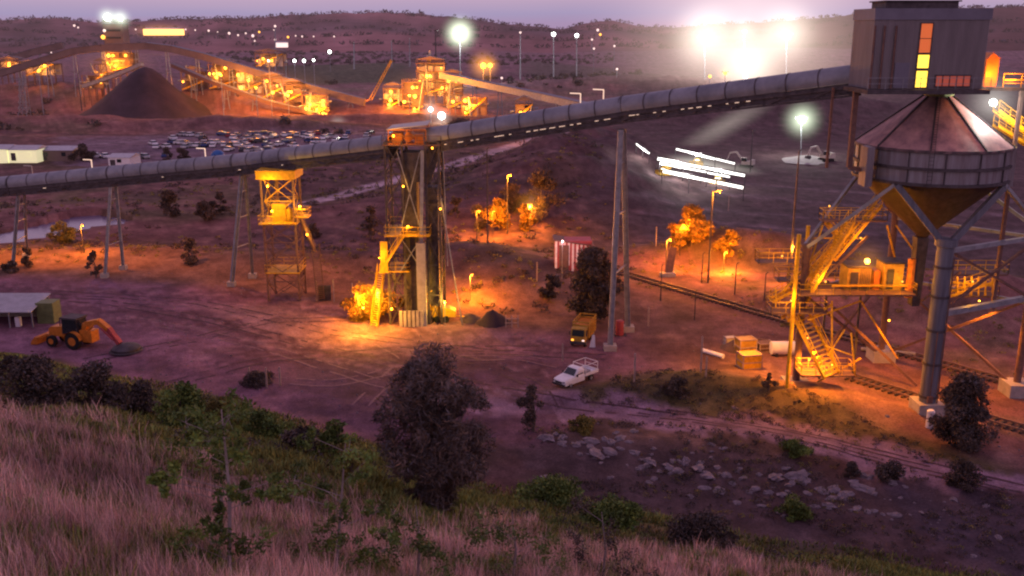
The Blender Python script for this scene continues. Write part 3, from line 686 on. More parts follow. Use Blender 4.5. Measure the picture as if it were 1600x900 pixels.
for q in (at(1344,468,101), at(1293,440,101)): mb = MB(); mb.beam((q.x,q.y,.2), (q.x,q.y,11.6), .20); mb.build('platform_post', steel_d, t)
mb = MB(); p0 = Vector((CX-3.0,CY-6.95,zb-.3)); p1 = Vector((CX-3.0,CY-6.95,zr+.1)); p2 = Vector((CX-.5,CY-1.2,za+.1))
for a_, b_ in ((p0,p1),(p1,p2)):
    n = int((b_-a_).length/.33)
    for sg in (-.22,.22): mb.beam(a_+Vector((sg,-.12,.12)), b_+Vector((sg,-.12,.12)), .05)
    for i in range(n): q_ = a_.lerp(b_, i/n)+Vector((0,-.12,.12)); mb.beam(q_-Vector((.22,0,0)), q_+Vector((.22,0,0)), .035)
mb.build('ladder', steel_d, t)
mb = MB(); f_ = posts[0]
for i, z_ in enumerate((2.0,5.5,9.0,12.5,15.5)): mb = MB(); mb.lathe((f_.x,f_.y,z_), [(.80,-.12),(.93,-.12),(.93,.12),(.80,.12)], 20); mb.build('collar', steel_d, t)
mb = MB(); mb.tube((f_.x+.7,f_.y-.62,.3), (f_.x+.7,f_.y-.62,16.5), .07, n=6); mb.tube((f_.x-.2,f_.y-.92,1.5), (f_.x-.2,f_.y-.92,9.0), .05, n=6); mb.box((f_.x-.2,f_.y-.95,1.9), (.5,.25,.7)); mb.build('conduit', rust, t)
# head house
hx0, hx1, hy0, hy1 = at(1331,80,96.5).x, at(1541,80,91).x, 91., 96.5
hz0, hz1 = at(1400,139,91).z, at(1400,13,91).z
mb = MB(); mb.bb(hx0, hx1, hy0, hy1, hz0, hz1-.95); mb.build('house_wall', clad, t)
mb = MB(); n = 60
for i in range(n): 
    x = hx0+(hx1-hx0)*(i+.5)/n; mb.bb(x-.05, x+.05, hy0-.05, hy0, hz0+.05, hz1-1.0)
for i in range(40):
    y = hy0+(hy1-hy0)*(i+.5)/40; mb.bb(hx0-.05, hx0, y-.05, y+.05, hz0+.05, hz1-1.0)
mb.build('cladding_rib', clad, t)
mb = MB(); mb.bb(hx0-.12, hx1+.12, hy0-.14, hy1+.12, hz1-1.0, hz1); mb.build('house_roof', roofdark, t)
vx0, vx1 = at(1379,80,92).x, at(1491,80,92).x
mb = MB(); mb.bb(vx0, vx1, 92.2, 95.9, hz1, hz1+.62); mb.bb(vx0-.2, vx1+.2, 92, 96.1, hz1+.62, hz1+.74); mb.build('roof_vent', steel_d, t)
wx0, wx1 = at(1434,80,91).x, at(1453,80,91).x
def wz(py): return at(1440, py, 91).z
for a, b_, m_ in ((36, 83, E_rd), (85, 107, E_ye), (110, 137, E_ye)):
    mb = MB(); mb.bb(wx0, wx1, hy0-.10, hy0-.06, wz(b_), wz(a)); o = mb.build('window', m_, t)
    mf = MB(); 
    for x in (wx0, wx1): mf.bb(x-.04, x+.04, hy0-.16, hy0-.05, wz(b_)-.04, wz(a)+.04)
    for z_ in (wz(a), wz(b_)): mf.bb(wx0-.04, wx1+.04, hy0-.18, hy0-.05, z_-.045, z_+.045)
    if m_ is E_rd: mf.bb(wx0, wx1, hy0-.15, hy0-.1, wz(60)-.03, wz(60)+.03)
    o2 = mf.build('frame', steel_d, o)
sx0, sx1 = at(1466,80,91).x, at(1521,80,91).x
mb = MB(); mb.bb(sx0, sx1, hy0-.10, hy0-.06, wz(135), wz(118)); o = mb.build('window', E_rd2, t); mf = MB()
for k in range(6): x = sx0+(sx1-sx0)*k/5; mf.bb(x-.04, x+.04, hy0-.16, hy0-.05, wz(135), wz(118))
mf.bb(sx0-.05, sx1+.05, hy0-.17, hy0-.05, wz(118)-.04, wz(118)+.08); mf.bb(sx0-.05, sx1+.05, hy0-.17, hy0-.05, wz(135)-.08, wz(135)+.04); mf.build('frame', steel_d, o)
mb = MB()
for px_ in (1363, 1378, 1396): x = at(px_,80,91).x; mb.tube((x,hy0-.2,hz0+.05), (x,hy0-.2,wz(40)), .09)
mb.build('drain_pipe', rust, t)
mb = MB(); mb.bb(at(1408,1,91).x, at(1431,1,91).x, hy0-.13, hy0-.05, hz0+.1, wz(98)); mb.build('door', roofdark, t)
mb = MB(); mb.bb(hx0-.5, hx1+.3, hy0-1.1, hy1, hz0-.42, hz0-.02); mb.build('floor_deck', steel_d, t)
mb = MB(); mb.rail((hx0-.5,hy0-1.05,hz0), (hx1+.3,hy0-1.05,hz0), 1.05, .03); mb.build('handrail', steel, t)
xk = at(1337,150,94).x
mb = MB(); mb.beam((xk,94,hz0-.3), (xk,94,zr-2.0), .46); mb.beam((xk-.9,98,hz0-.3), (xk-.9,98,zr-2.6), .22); mb.beam((xk,94,zr-2), (CX-RB+1,CY-3,zr-2.6), .4); mb.build('house_column', rust, t)
mb = MB(); mb.lathe((CX-.6,CY-1.5,0), [(1.6,hz0-.4),(1.3,za-.2)], 12); mb.build('feed_chute', greenm, t)
# side annex with lit doorway and deck
ax0, ax1 = at(1543,120,95).x, at(1700,120,95).x
mb = MB(); mb.bb(ax0, ax1, 94, 98.5, hz0-.35, hz0-.05); mb.build('side_deck', steel_d, t)
mb = MB(); mb.rail((ax0+1.1,94,hz0), (ax1,94,hz0), 1.25, .05); mb.rail((ax0+1.1,94.01,hz0), (ax1,94.01,hz0), .7, .05); mb.build('deck_handrail', yel, t)
mb = MB(); mb.bb(ax0+.0, ax0+1.2, 95.5, 98, hz0-.02, hz0+2.6); mb.prism([(ax0,95.4,hz0+2.6),(ax0+1.3,95.4,hz0+2.6),(ax0+.5,95.4,hz0+3.2)], (0,2.7,0)); mb.build('stair_hood', orange, t)
mb = MB(); q = at(1589,200,95.5); mb.beam((q.x,95.5,hz0-.3), (q.x,95.5,10), .34); mb.build('deck_column', rust, t)
flights(t, 'staircase', yel, (at(1640,235,99), at(1556,172,99), 1.2), (at(1556,196,101), at(1650,256,101), 1.2))
q = at(1552,160,94.5); bulb(t, q, .34, E_wh); glow(t, q, 5., G_wh); light(t, q+Vector((.2,-.6,-.5)), 1500, COOL, .3)
light(t, at(1580,205,97), 1500, (1.,.62,.08), .3); light(t, at(1552,118,94.6), 500, SOD, .2); light(t, at(1581,140,93.5)+Vector((0,0,1)), 350, SOD, .2)
# loading floor and stairs below the bin
def plat(pa, pb, py, Y, dy, sides='nsew'):
    a, b_ = at(pa, py, Y-dy/2), at(pb, py, Y-dy/2); plat2(t, rust, yel, ((a.x+b_.x)/2, Y, a.z), b_.x-a.x, dy, sides=sides); return a.z
plat(1186,1252,412,97.5,1.8); plat(1250,1432,462,97,5.0); plat(1286,1386,346,98.2,1.4); plat(1206,1292,490,96.5,2.4); plat(1252,1336,588,96,2.4); plat(1470,1560,464,99,3); plat(1262,1330,430,100.5,2.0); plat(1330,1440,442,101.5,2.2); plat(1216,1262,440,99.5,1.8); plat(1486,1575,430,102,2.0)
mb = MB(); stair(at(1250,488,97.6), at(1300,588,94.4), 2.9, mb, .42); mb.build('lower_staircase', yel, t)
flights(t, 'upper_staircase', yel, (at(1262,430,100), at(1320,372,100.8), 1.2), (at(1226,500,97.8), at(1262,462,98.6), 1.1), (at(1318,380,99.5), at(1290,346,99), 1.1), (at(1262,458,96), at(1330,346,97), 1.2), (at(1300,405,98.5), at(1374,318,98.5), 1.6))
mb = MB()
for a in (at(1246,400,95), at(1256,440,99.5)): mb.tube(Vector((a.x,a.y,.2)), Vector((a.x,a.y,at(1246,366,95).z)), .22, n=8)
mb.build('stair_post', yel, t)
mb = MB(); mb.beam(at(1212,480,94.5), at(1212,450,94.5), .12); mb.beam(at(1320,515,96), at(1293,556,96), .12); mb.beam(at(1290,540,95.4), at(1334,556,95.4), .12)
mb.beam(at(1222,456,98), at(1282,392,98), .18); mb.beam(at(1265,500,97), at(1300,475,97), .2); mb.build('stair_brace', yel, t)
mb = MB()
for pa, pb, Ya, Yb in (((1262,500),(1345,470),96,98),((1345,470),(1402,560),99,100),((1300,470),(1300,590),97,96),((1345,560),(1262,605),98,96.5),((1286,352),(1262,420),98,98.6),((1386,352),(1400,410),98,98.6),((1270,372),(1350,372),98.8,98.8),((1400,352),(1432,398),97.5,97.5),((1330,520),(1336,588),95.6,95.6)):
    mb = MB(); mb.beam(at(*pa,Ya), at(*pb,Yb), .15); mb.build('stair_brace', yel, t)
flights(t, 'landing_steps', yel, (at(1204,470,98.5), at(1262,440,98.5), 1.1), (at(1476,462,98), at(1545,440,98), 1.2))
mb = MB(); mb.tube(at(1300,447,96.2), at(1432,447,96.2), .12, n=8); mb.tube(at(1470,440,98), at(1558,446,98), .14, n=8)
for px_ in range(1474,1556,11): mb.beam(at(px_,462,97.4), at(px_,432,97.4), .12)
mb.build('service_pipe', yel, t)
a, b_ = at(1318,462,97), at(1424,462,97); zc = at(1370,402,97).z
mb = MB(); mb.bb(a.x, a.x+2.4, 96.3, 98.8, a.z+.1, zc-.9); mb.bb(b_.x-3.4, b_.x-1.4, 96.2, 98.6, a.z+.1, zc-.5); mb.build('control_cabin', tanp, t); mb = MB(); mb.bb(a.x-.15, a.x+2.55, 96.1, 98.9, zc-.9, zc-.75); mb.bb(b_.x-3.55, b_.x-1.25, 96.0, 98.7, zc-.5, zc-.35); mb.bb(a.x+.3, a.x+1.1, 96.22, 96.28, a.z+.15, zc-1.4); mb.bb(b_.x-3.1, b_.x-2.4, 96.12, 96.18, a.z+.9, zc-1.1)
for i in range(6): mb.bb(a.x+1.3+i*.18, a.x+1.36+i*.18, 96.22, 96.28, a.z+.3, zc-1.1)
mb.build('cabin_trim', steel_d, t)
mb = MB(); mb.bb(a.x+2.9, b_.x-3.6, 96.6, 98.4, a.z+.1, zc-1.4); mb.tube((b_.x-.6,96.4,a.z), (b_.x-.6,96.4,zc), .4); mb.build('hydraulic_tank', orange, t)
mb = MB(); mb.prism([(CX-.7,CY-.6,17.3),(CX+.5,CY-.6,17.3),(CX+.3,CY-.6,a.z-1),(CX-.5,CY-.6,a.z-1)], (0,1.2,0)); mb.build('loading_chute', steel_d, t)
q = at(1355,408,95.8); bulb(t, q, .30, emit('hot sodium lamp', (1.,.62,.12), 4)); glow(t, q, 3.2, G_or); light(t, q+Vector((0,-.5,0)), 900, SOD, .3)
for pq, Y, pw in (((1290,440),95.,420), ((1345,372),96.2,220), ((1236,470),94.,620), ((1262,528),93.4,520), ((1300,570),93.6,600), ((1222,400),95.2,300), ((1296,322),96.0,200), ((1410,440),94.8,320), ((1520,440),96,420)):
    q = at(*pq, Y); bulb(t, q, .09, E_or); light(t, q, pw, (1.,.40,.02), .2)
q = at(1262,607,95); light(t, (q.x,q.y,5.5), 8500, SOD, .3, 150, (q.x,q.y,0), .5); bulb(t, (q.x,q.y+.3,4.5), .08, E_or)
q = at(1380,600,96); light(t, (q.x,q.y,8.5), 7500, SOD, .3, 140, (q.x,q.y,0), .5); bulb(t, (q.x,q.y+.3,8.5), .1, E_or); q = at(1520,560,100); light(t, (q.x,q.y,9.5), 7000, SOD, .3, 140, (q.x,q.y,0), .5); bulb(t, (q.x,q.y+.3,9.5), .1, E_or)

# ---------------- lamps on poles
def pole_lamp(base, pyt, label, power=2000, c=SOD, m=E_or, r=.25, w=.14, g=0., gm=None, cat='lamp', name='street_lamp', group=None, pm=steel_d, arm=.5, spot=None, aim=None, Y=None):
    b = H(*base) if Y is None else at(base[0], base[1], Y)
    top = at(base[0], pyt, b.y).z
    t = T(name, b, label, cat, group)
    mb = MB(); mb.tube(b+Vector((0,0,-.3)), (b.x,b.y,top), w, w*.55, 8); mb.build('pole', pm, t)
    mb = MB(); mb.beam((b.x,b.y,top-.1), (b.x+arm,b.y-arm*.3,top+.15), w*.8); mb.box((b.x+arm,b.y-arm*.3,top+.18), (r*2.6,r*2.,r*.7)); mb.build('lamp_arm', steel_d, t)
    q = Vector((b.x+arm, b.y-arm*.3, top-r*.3))
    if power: bulb(t, q, r*(1 if g else .45), m)
    if power: light(t, q+Vector((0,-r-.2,-.3)), power, c, .3, spot, aim)
    if g: glow(t, q, g, gm or G_or)
    return t
pole_lamp((131,395),352,'thin pale lamp pole beside the round orange lit bush at the pond', 3500, r=.12, w=.1)
pole_lamp((793,365),274,'pale lamp pole among the orange lit trees', 7000, r=.2, w=.14)
pole_lamp((824,352),320,'short lamp with a bright orange bulb behind the lit trees', 6500, r=.45, w=.12, g=5)
pole_lamp((745,375),330,'small lamp at the dark side of the orange lit trees', 6500, r=.15, w=.1)
pole_lamp((1106,442),299,'tall slim orange lit lamp pole beside the yellow lit tree', 9000, r=.18, w=.17, arm=1.0)
pole_lamp((1040,425),375,'lamp pole lighting the red bank by the leaning ramp', 8000, r=.14, w=.1)
pole_lamp((1230,440),385,'lamp pole on the red bank behind the stair landing', 6500, r=.14, w=.1)
pole_lamp((1148,460),412,'bare white post on the red bank', 0, r=.12, w=.12, arm=.2, cat='post')
pole_lamp((1096,442),396,'white post left of the tall orange lamp pole', 0, r=.10, w=.10, arm=.2, cat='post')
pole_lamp((1194,470),427,'white post below the loading stairs', 0, r=.10, w=.11, arm=.2, cat='post')
pole_lamp((1032,470),415,'thin grey post between the trestle and the ramp', 0, r=.08, w=.10, arm=.1, cat='post')
pole_lamp((1085,500),455,'thin grey post by the rail line', 0, r=.08, w=.09, arm=.1, cat='post')
pole_lamp((762,380),232,'very tall thin grey pole under the rising gallery', 0, r=.1, w=.16, arm=.2, cat='pole', name='utility_pole')
pole_lamp((1233,440),236,'tall dark pole left of the bin struts', 0, r=.12, w=.2, arm=.2, cat='pole', name='utility_pole')
pole_lamp((683,190),48,'tall floodlight mast left of the white glare over the far plant', 0, r=.9, w=.55, m=E_pk, name='floodlight_mast', Y=600)
pole_lamp((1172,270),205,'thin pole with braces at the edge of the stockyard', 0, r=.3, w=.2, arm=.3, cat='pole', name='utility_pole')

# floodlight masts in the distance
lastmast = [None]
def mast(px, pyb, pyt, Y, label, m=E_wh, r=1.0, g=0., gm=None, power=0, c=COOL, w=.45, n=1, group=None):
    b = at(px, pyb, Y); top = at(px, pyt, Y); t = T('floodlight_mast', b, label, 'floodlight', group); lastmast[0] = t.name
    mb = MB(); mb.tube(b-Vector((0,0,3)), top, w, w*.5, 8); mb.build('pole', steel, t)
    mb = MB(); mb.bb(top.x-r*1.6, top.x+r*1.6, Y-.2, Y+.6, top.z-.25*r, top.z+.15*r); mb.build('cross_arm', steel, t)
    for i in range(n):
        x = top.x+(i-(n-1)/2)*r*2.4; mb = MB(); mb.ball((x, Y-r*.6, top.z-r*.5), r, 7); mb.build('lamp', m, t)
    if g: glow(t, (top.x, Y-r, top.z-r*.4), g, gm or G_wh)
    if power: light(t, (top.x, Y-r*2.5, top.z-r), power, c, 1.)
    return t
mast(719,150,50,650,'floodlight mast with a single dazzling white lamp before the far hills', r=2.3, g=17, gm=G_gr, power=60000)
mast(813,118,50,700,'slim mast just right of the dazzling lamp, small pale light', m=E_pk, r=.7, w=.6)
mast(865,118,52,700,'slim mast with a white light below the saddle in the hills', m=E_wh, r=1.35, w=.6)
mast(901,112,54,720,'slim mast with a white light at the foot of the round hill', m=E_wh, r=1.3, w=.55)
mast(925,75,61,1100,'small distant mast beside the pink lights', m=E_pk, r=1.1, w=.6)
mast(553,102,66,760,'unlit slim mast above the green field', m=cream, r=.5, w=.7)
mast(612,98,64,760,'unlit slim mast behind the crane boom tip', m=cream, r=.5, w=.6)
mast(640,98,60,760,'unlit slim mast left of the second plant', m=cream, r=.5, w=.5)
mast(430,105,40,700,'slim mast at the end of the far gallery', m=E_pk, r=.8, w=.6)
mast(447,120,95,640,'short mast beside the pale lit strip of ground', m=E_pk, r=.9, w=.35)
mast(755,125,100,560,'twin orange lamp mast left lamp of the pair', m=E_or, r=1.7, g=13, gm=G_or, power=12000, c=SOD, w=.3, group='twin orange lamps')
mast(766,125,100,560,'twin orange lamp mast right lamp of the pair', m=E_or, r=1.4, g=8, gm=G_or, power=8000, c=SOD, w=.3, group='twin orange lamps')
G_fl = glowmat('floodlight halo glow', (1.,.84,.68), .0058, 2.8); G_core = glowmat('floodlight core glow', (1.,.90,.76), .044, 2.0)
# the four stockyard floodlight masts with their glare drawn as glowing volumes
for px, py, g, r, lb in ((1101,58,40,9.5,'blazing white floodlight mast, leftmost of the stockyard cluster'), (1163,48,26,4.0,'weaker middle floodlight mast of the stockyard cluster'), (1229,52,38,8.5,'blazing white floodlight mast nearest the head house'), (1167,101,40,9.5,'lowest blazing floodlight of the stockyard cluster, just above the gallery')):
    mast(px, 190, py, 620, lb, m=emit('blazing floodlight', (1,.98,.9), 2), r=r*.3, g=g*2.2, gm=G_fl, power=26000, c=(1,.95,.85), w=.6); glow(bpy.context.scene.objects[lastmast[0]], at(px,py,613), r*3.0, G_core)
mast(1133,140,112,600,'small amber light left of the lowest blazing floodlight', m=E_or, r=1.3, g=8, gm=G_or)
mast(1109,140,118,600,'faint amber light at the gallery under the leftmost floodlight', m=E_or2, r=1.)
mast(1252,300,184,300,'greenish white floodlight on a pole above the lit pad', m=E_wh, r=1.15, g=9, gm=G_gr, power=9000, w=.18)
for bx_, by_, ty_, pw, lb in ((1062,400,352,4500,'low amber lamp added in front to brighten the yellow lit tree'),(770,372,330,4500,'low amber lamp added in front to brighten the tallest orange lit tree'),(828,372,335,2500,'low amber lamp added in front to brighten the lit tree with the bulb'),(560,500,462,2500,'low amber lamp added in front to brighten the bright yellow bush'),(735,470,430,9000,'amber lamp on the red slope right of the transfer tower'),(1130,425,395,9000,'low amber lamp on the red bank right of the tall orange lamp pole')):
    pole_lamp((bx_,by_), ty_, lb, pw, r=.1, w=.06, arm=.3)  # lamps in front of the trees and bush added to get them lit
# ---------------- stockyard haze as emissive volumes, its floodlit glow put in
hz = glowmat('floodlight haze emission', (1.,.64,.50), .0056, 1.4)
mb = MB(); mb.ball((0,0,0), 1, 10); o = mb.build('emissive_haze', hz); o.location = at(1165,75,600); o.scale = (120,70,62); tag(o, 'warm haze over the stockyard with its floodlit glow put in', 'haze', kind='stuff')
hz2 = glowmat('beam haze emission', (1.,.86,.75), .026, 1.6)
mb = MB(); mb.ball((0,0,0), 1, 10); o = mb.build('emissive_haze', hz2); o.location = at(1135,195,330); o.scale = (26,10,5); o.rotation_euler = (0, math.radians(-30), 0); tag(o, 'thin slanting light beam under the gallery, its glow put in', 'haze', kind='stuff')

m = bpy.data.materials.new('evening haze air'); m.use_nodes = True; nt = m.node_tree; nt.nodes.clear()
o_ = N(nt, 'ShaderNodeOutputMaterial'); va = N(nt, 'ShaderNodeVolumeAbsorption'); va.inputs['Color'].default_value = (0,0,0,1); va.inputs['Density'].default_value = 8e-5
em_ = N(nt, 'ShaderNodeEmission'); em_.inputs['Color'].default_value = (1.,.60,.72,1); em_.inputs['Strength'].default_value = 3.0e-5  # mauve light of the haze put in as emission
ash_ = N(nt, 'ShaderNodeAddShader'); nt.links.new(va.outputs[0], ash_.inputs[0]); nt.links.new(em_.outputs[0], ash_.inputs[1]); nt.links.new(ash_.outputs[0], o_.inputs['Volume'])
mb = MB(); mb.bb(-2600,2600,255,2800,-30,220); o = mb.build('evening_haze', m); tag(o, 'thin mauve evening haze lying over the far plain', 'haze', kind='stuff')
# ---------------- dozers working under white light bars (stockyard)
def dozer(loc, rz, label, s=1., first=[None]):
    if first[0] is None:
        t = T('bulldozer', (0,0,0), label, 'bulldozer', 'bulldozers with white light bars on the coal stockyard'); first[0] = t
        mb = MB(); mb.bb(-2.4,2.2,-1.0,1.0,.7,1.7); mb.prism([(2.2,-.75,.9),(2.2,-.75,2.0),(.2,-.75,2.2),(.2,-.75,.9)], (0,1.5,0)); mb.build('body', tanp, t)
        mb = MB(); mb.bb(-1.6,.2,-.85,.85,1.7,3.2); mb.bb(-1.8,.4,-1.,1.,3.2,3.32); mb.build('cab', glass, t)
        for y in (-1.35, 1.35):
            mb = MB(); pr = [(-2.5,y-.3,.5),(-2.1,y-.3,.0),(2.0,y-.3,0),(2.5,y-.3,.5),(2.1,y-.3,1.05),(-2.1,y-.3,1.15)]; mb.prism(pr, (0,.6,0)); mb.build('track', rubber, t)
        mb = MB(); mb.prism([(3.1,-2.1,0),(3.4,-2.1,.1),(3.2,-2.1,.8),(3.5,-2.1,1.5),(3.2,-2.1,1.4),(3.0,-2.1,.8)], (0,4.2,0)); mb.beam((2.9,-1.2,.7),(0,-1.2,.6),.2); mb.beam((2.9,1.2,.7),(0,1.2,.6),.2); mb.build('blade', tanp, t)
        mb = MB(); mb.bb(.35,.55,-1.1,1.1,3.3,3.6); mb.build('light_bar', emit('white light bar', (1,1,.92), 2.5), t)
        mb = MB(); mb.bb(2.2,2.3,-.7,.7,1.55,1.75); mb.build('lower_light_bar', MATS['white light bar'], t)
        light(t, (4.2,0,3.4), 900, COOL, .4)
    else: t = copy_tree(first[0])
    put(t, loc, rz, s, label)
    return t
for (px, py, rz, s, lb) in ((1040,272,-1.95,.9,'bulldozer parked at the left end of the lowest vehicle light gantry'),(1122,286,-1.85,.9,'bulldozer parked under the right half of the vehicle light trails'),(1090,258,-1.9,.9,'bulldozer parked between the two upper vehicle light trails')):
    dozer(H(px,py), rz, lb, s)
def trail(pa, pb, hh, label, th=.5, rows=1, br=6):  # glowing strips on posts, invented to stand for moving vehicles' light trails
    a, b = H(*pa), H(*pb); t = T('light_trail_strips', a, label, 'light gantry', 'glow strips for vehicle light trails on the coal stockyard')
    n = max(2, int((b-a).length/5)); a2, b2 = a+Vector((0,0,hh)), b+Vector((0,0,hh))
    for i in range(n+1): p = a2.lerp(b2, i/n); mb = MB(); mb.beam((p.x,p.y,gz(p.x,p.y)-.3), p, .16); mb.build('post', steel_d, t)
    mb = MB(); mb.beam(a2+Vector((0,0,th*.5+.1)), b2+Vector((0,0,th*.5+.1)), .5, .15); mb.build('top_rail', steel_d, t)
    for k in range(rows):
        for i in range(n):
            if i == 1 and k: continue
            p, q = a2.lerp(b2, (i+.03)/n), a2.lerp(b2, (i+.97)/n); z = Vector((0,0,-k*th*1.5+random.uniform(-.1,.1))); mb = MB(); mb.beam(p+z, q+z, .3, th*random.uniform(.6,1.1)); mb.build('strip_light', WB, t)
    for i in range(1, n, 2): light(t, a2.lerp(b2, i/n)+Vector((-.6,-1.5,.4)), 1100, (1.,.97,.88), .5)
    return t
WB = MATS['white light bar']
trail((994,240),(1014,256),2.5,'short steep glow strips standing in for a vehicle light gantry at the left end of the stockyard lights', .45)
trail((1055,249),(1148,272),2.6,'upper thin glow strips standing in for a vehicle light gantry of the stockyard', .5)
trail((1026,268),(1163,293),3.0,'middle broad glow strips standing in for a vehicle light gantry of the stockyard', .85, 1)
trail((1034,287),(1161,314),3.0,'lowest brightest glow strips standing in for a vehicle light gantry of the stockyard', .95, 1)
trail((1030,275),(1140,296),3.0,'thin glow strips standing in for a vehicle light gantry between the middle and lowest ones', .5, 1)
for px, py in ((1075,262),(1125,275)): o = MB().ball((0,0,0), 1, 10).build('emissive_haze', glowmat('trail haze emission', (1.,.94,.82), .14, 2.0)); o.location = at(px,py,258); o.scale = (14,10,4.5); tag(o, 'pale haze glow put in around the %s vehicle light trails' % ('left half of the' if px < 1100 else 'right half of the'), 'haze', kind='stuff')
mb = MB()
# lit pad with mobile plant
def excavator(loc, rz, label, s=1.):
    t = T('excavator', loc, label, 'excavator', None, rz)
    L = lambda mb, n, m: mb.build(n, m)
    def add(mb, n, m): o = mb.build(n, m); o.parent = t
    for y in (-1.2, 1.2): mb = MB(); mb.prism([(-2,y-.3,.4),(-1.6,y-.3,0),(1.6,y-.3,0),(2,y-.3,.4),(1.6,y-.3,.9),(-1.6,y-.3,.9)], (0,.6,0)); add(mb, 'track', rubber)
    mb = MB(); mb.bb(-2.3,1.3,-1.3,1.3,1.0,2.0); mb.bb(-2.3,-1.2,-1.2,1.2,2.,2.5); add(mb, 'body', cream)
    mb = MB(); mb.bb(-.2,1.3,.3,1.3,2.,3.1); add(mb, 'cab', glass)
    mb = MB(); mb.beam((1,-.2,1.6),(3.4,-.2,4.6),.5); mb.beam((3.4,-.2,4.6),(5.4,-.2,4.2),.45); add(mb, 'boom', cream)
    mb = MB(); mb.beam((5.4,-.2,4.3),(6.3,-.2,2.0),.35); add(mb, 'arm', cream)
    mb = MB(); mb.prism([(5.8,-.9,2.0),(6.7,-.9,1.9),(6.9,-.9,1.1),(6.0,-.9,.9),(5.6,-.9,1.4)], (0,1.4,0)); add(mb, 'bucket', steel_d)
    t.scale = (s, s, s); return t
excavator(H(1290,252), math.radians(200), 'pale excavator with raised boom on the floodlit pad')
excavator(H(1166,262), math.radians(150), 'dim excavator between the light bars and the lit pad', .9)
mb = MB(); c = H(1262,250); mb.lathe((c.x,c.y,c.z-.3), [(.1,1.7),(2.5,1.3),(6,.5),(9,0)], 20); o = mb.build('spoil_heap', conc, None, True); tag(o, 'low pale spoil heap lit greenish under the floodlight', 'heap')

# ---------------- stockpile, far galleries, plants
c = at(232,188,440); c.z = 0
prof = [(.2,21.4),(3.0,20.6),(6.5,18.2),(14,11.6),(24,3.8),(30,.6),(33,-.8)]
mb = MB(); mb.lathe(c, prof, 64); o = mb.build('coal_stockpile', coal, None, True); 
me = o.data
for v in me.vertices: 
    k = float(fbm([v.co.x], [v.co.y+v.co.z], .16, 4, 3)[0])-.5; v.co.x += k*2.2; v.co.y += k*2; v.co.z += k*1.2
tag(o, 'tall dark conical coal stockpile below the arched conveyor', 'stockpile')
def farconv(px_pts, Y0, Y1, label, hh=2.2, m=hoodb, legs=8, gap=14, name='far_conveyor'):
    n = len(px_pts); pts = [at(px, py, Y0+(Y1-Y0)*i/(n-1)) for i, (px, py) in enumerate(px_pts)]
    t = T(name, pts[0], label, 'conveyor'); mb = MB()
    dn = []
    for a, b in zip(pts[:-1], pts[1:]):
        for j in range(4): dn.append(a.lerp(b, j/4))
    dn.append(pts[-1])
    for a, b in zip(dn[:-1], dn[1:]): mb.beam(a, b, 2.6, hh)
    mb.build('gallery', m, t)
    mb = MB()
    for a, b in zip(dn[:-1], dn[1:]): mb.beam(a+Vector((0,0,hh*.5+.12)), b+Vector((0,0,hh*.5+.12)), 3.0, .2)
    mb.build('gallery_roof', roofdark, t)
    L = sum((b-a).length for a, b in zip(dn[:-1], dn[1:])); acc = 0
    for a, b in zip(dn[:-1], dn[1:]):
        acc += (b-a).length
        if acc > gap:
            acc = 0; g = gz(a.x, a.y)
            if a.z-g > 3:
                ml = MB()
                for s in (-1, 1): ml.beam((a.x-1.4*s,a.y,g-1), (a.x-.5*s,a.y,a.z-hh*.5), .34)
                ml.beam((a.x-.9,a.y,g+(a.z-g)*.5), (a.x+.9,a.y,g+(a.z-g)*.5), .25); ml.build('leg', steel, t)
    return t
farconv([(-120,130),(0,115),(60,97),(115,80),(160,75),(230,72),(270,77),(320,89),(400,113),(480,136),(570,160)], 490, 440, 'long arched far conveyor passing over the coal stockpile', 3.0)
farconv([(-60,108),(0,98),(50,82),(98,71)], 540, 540, 'short far conveyor rising behind the arched one at the left', 3.4)
farconv([(690,118),(760,133),(850,152),(940,172)], 440, 330, 'far conveyor sloping down from the second plant to behind the rising gallery', 2.4, steel)
farconv([(130,135),(180,118),(222,100)], 455, 450, 'stacker boom reaching up behind the coal stockpile', 1.6, steel)
farconv([(270,102),(330,128),(420,160),(500,180)], 452, 430, 'lower far conveyor descending right of the stockpile', 1.6, rust)

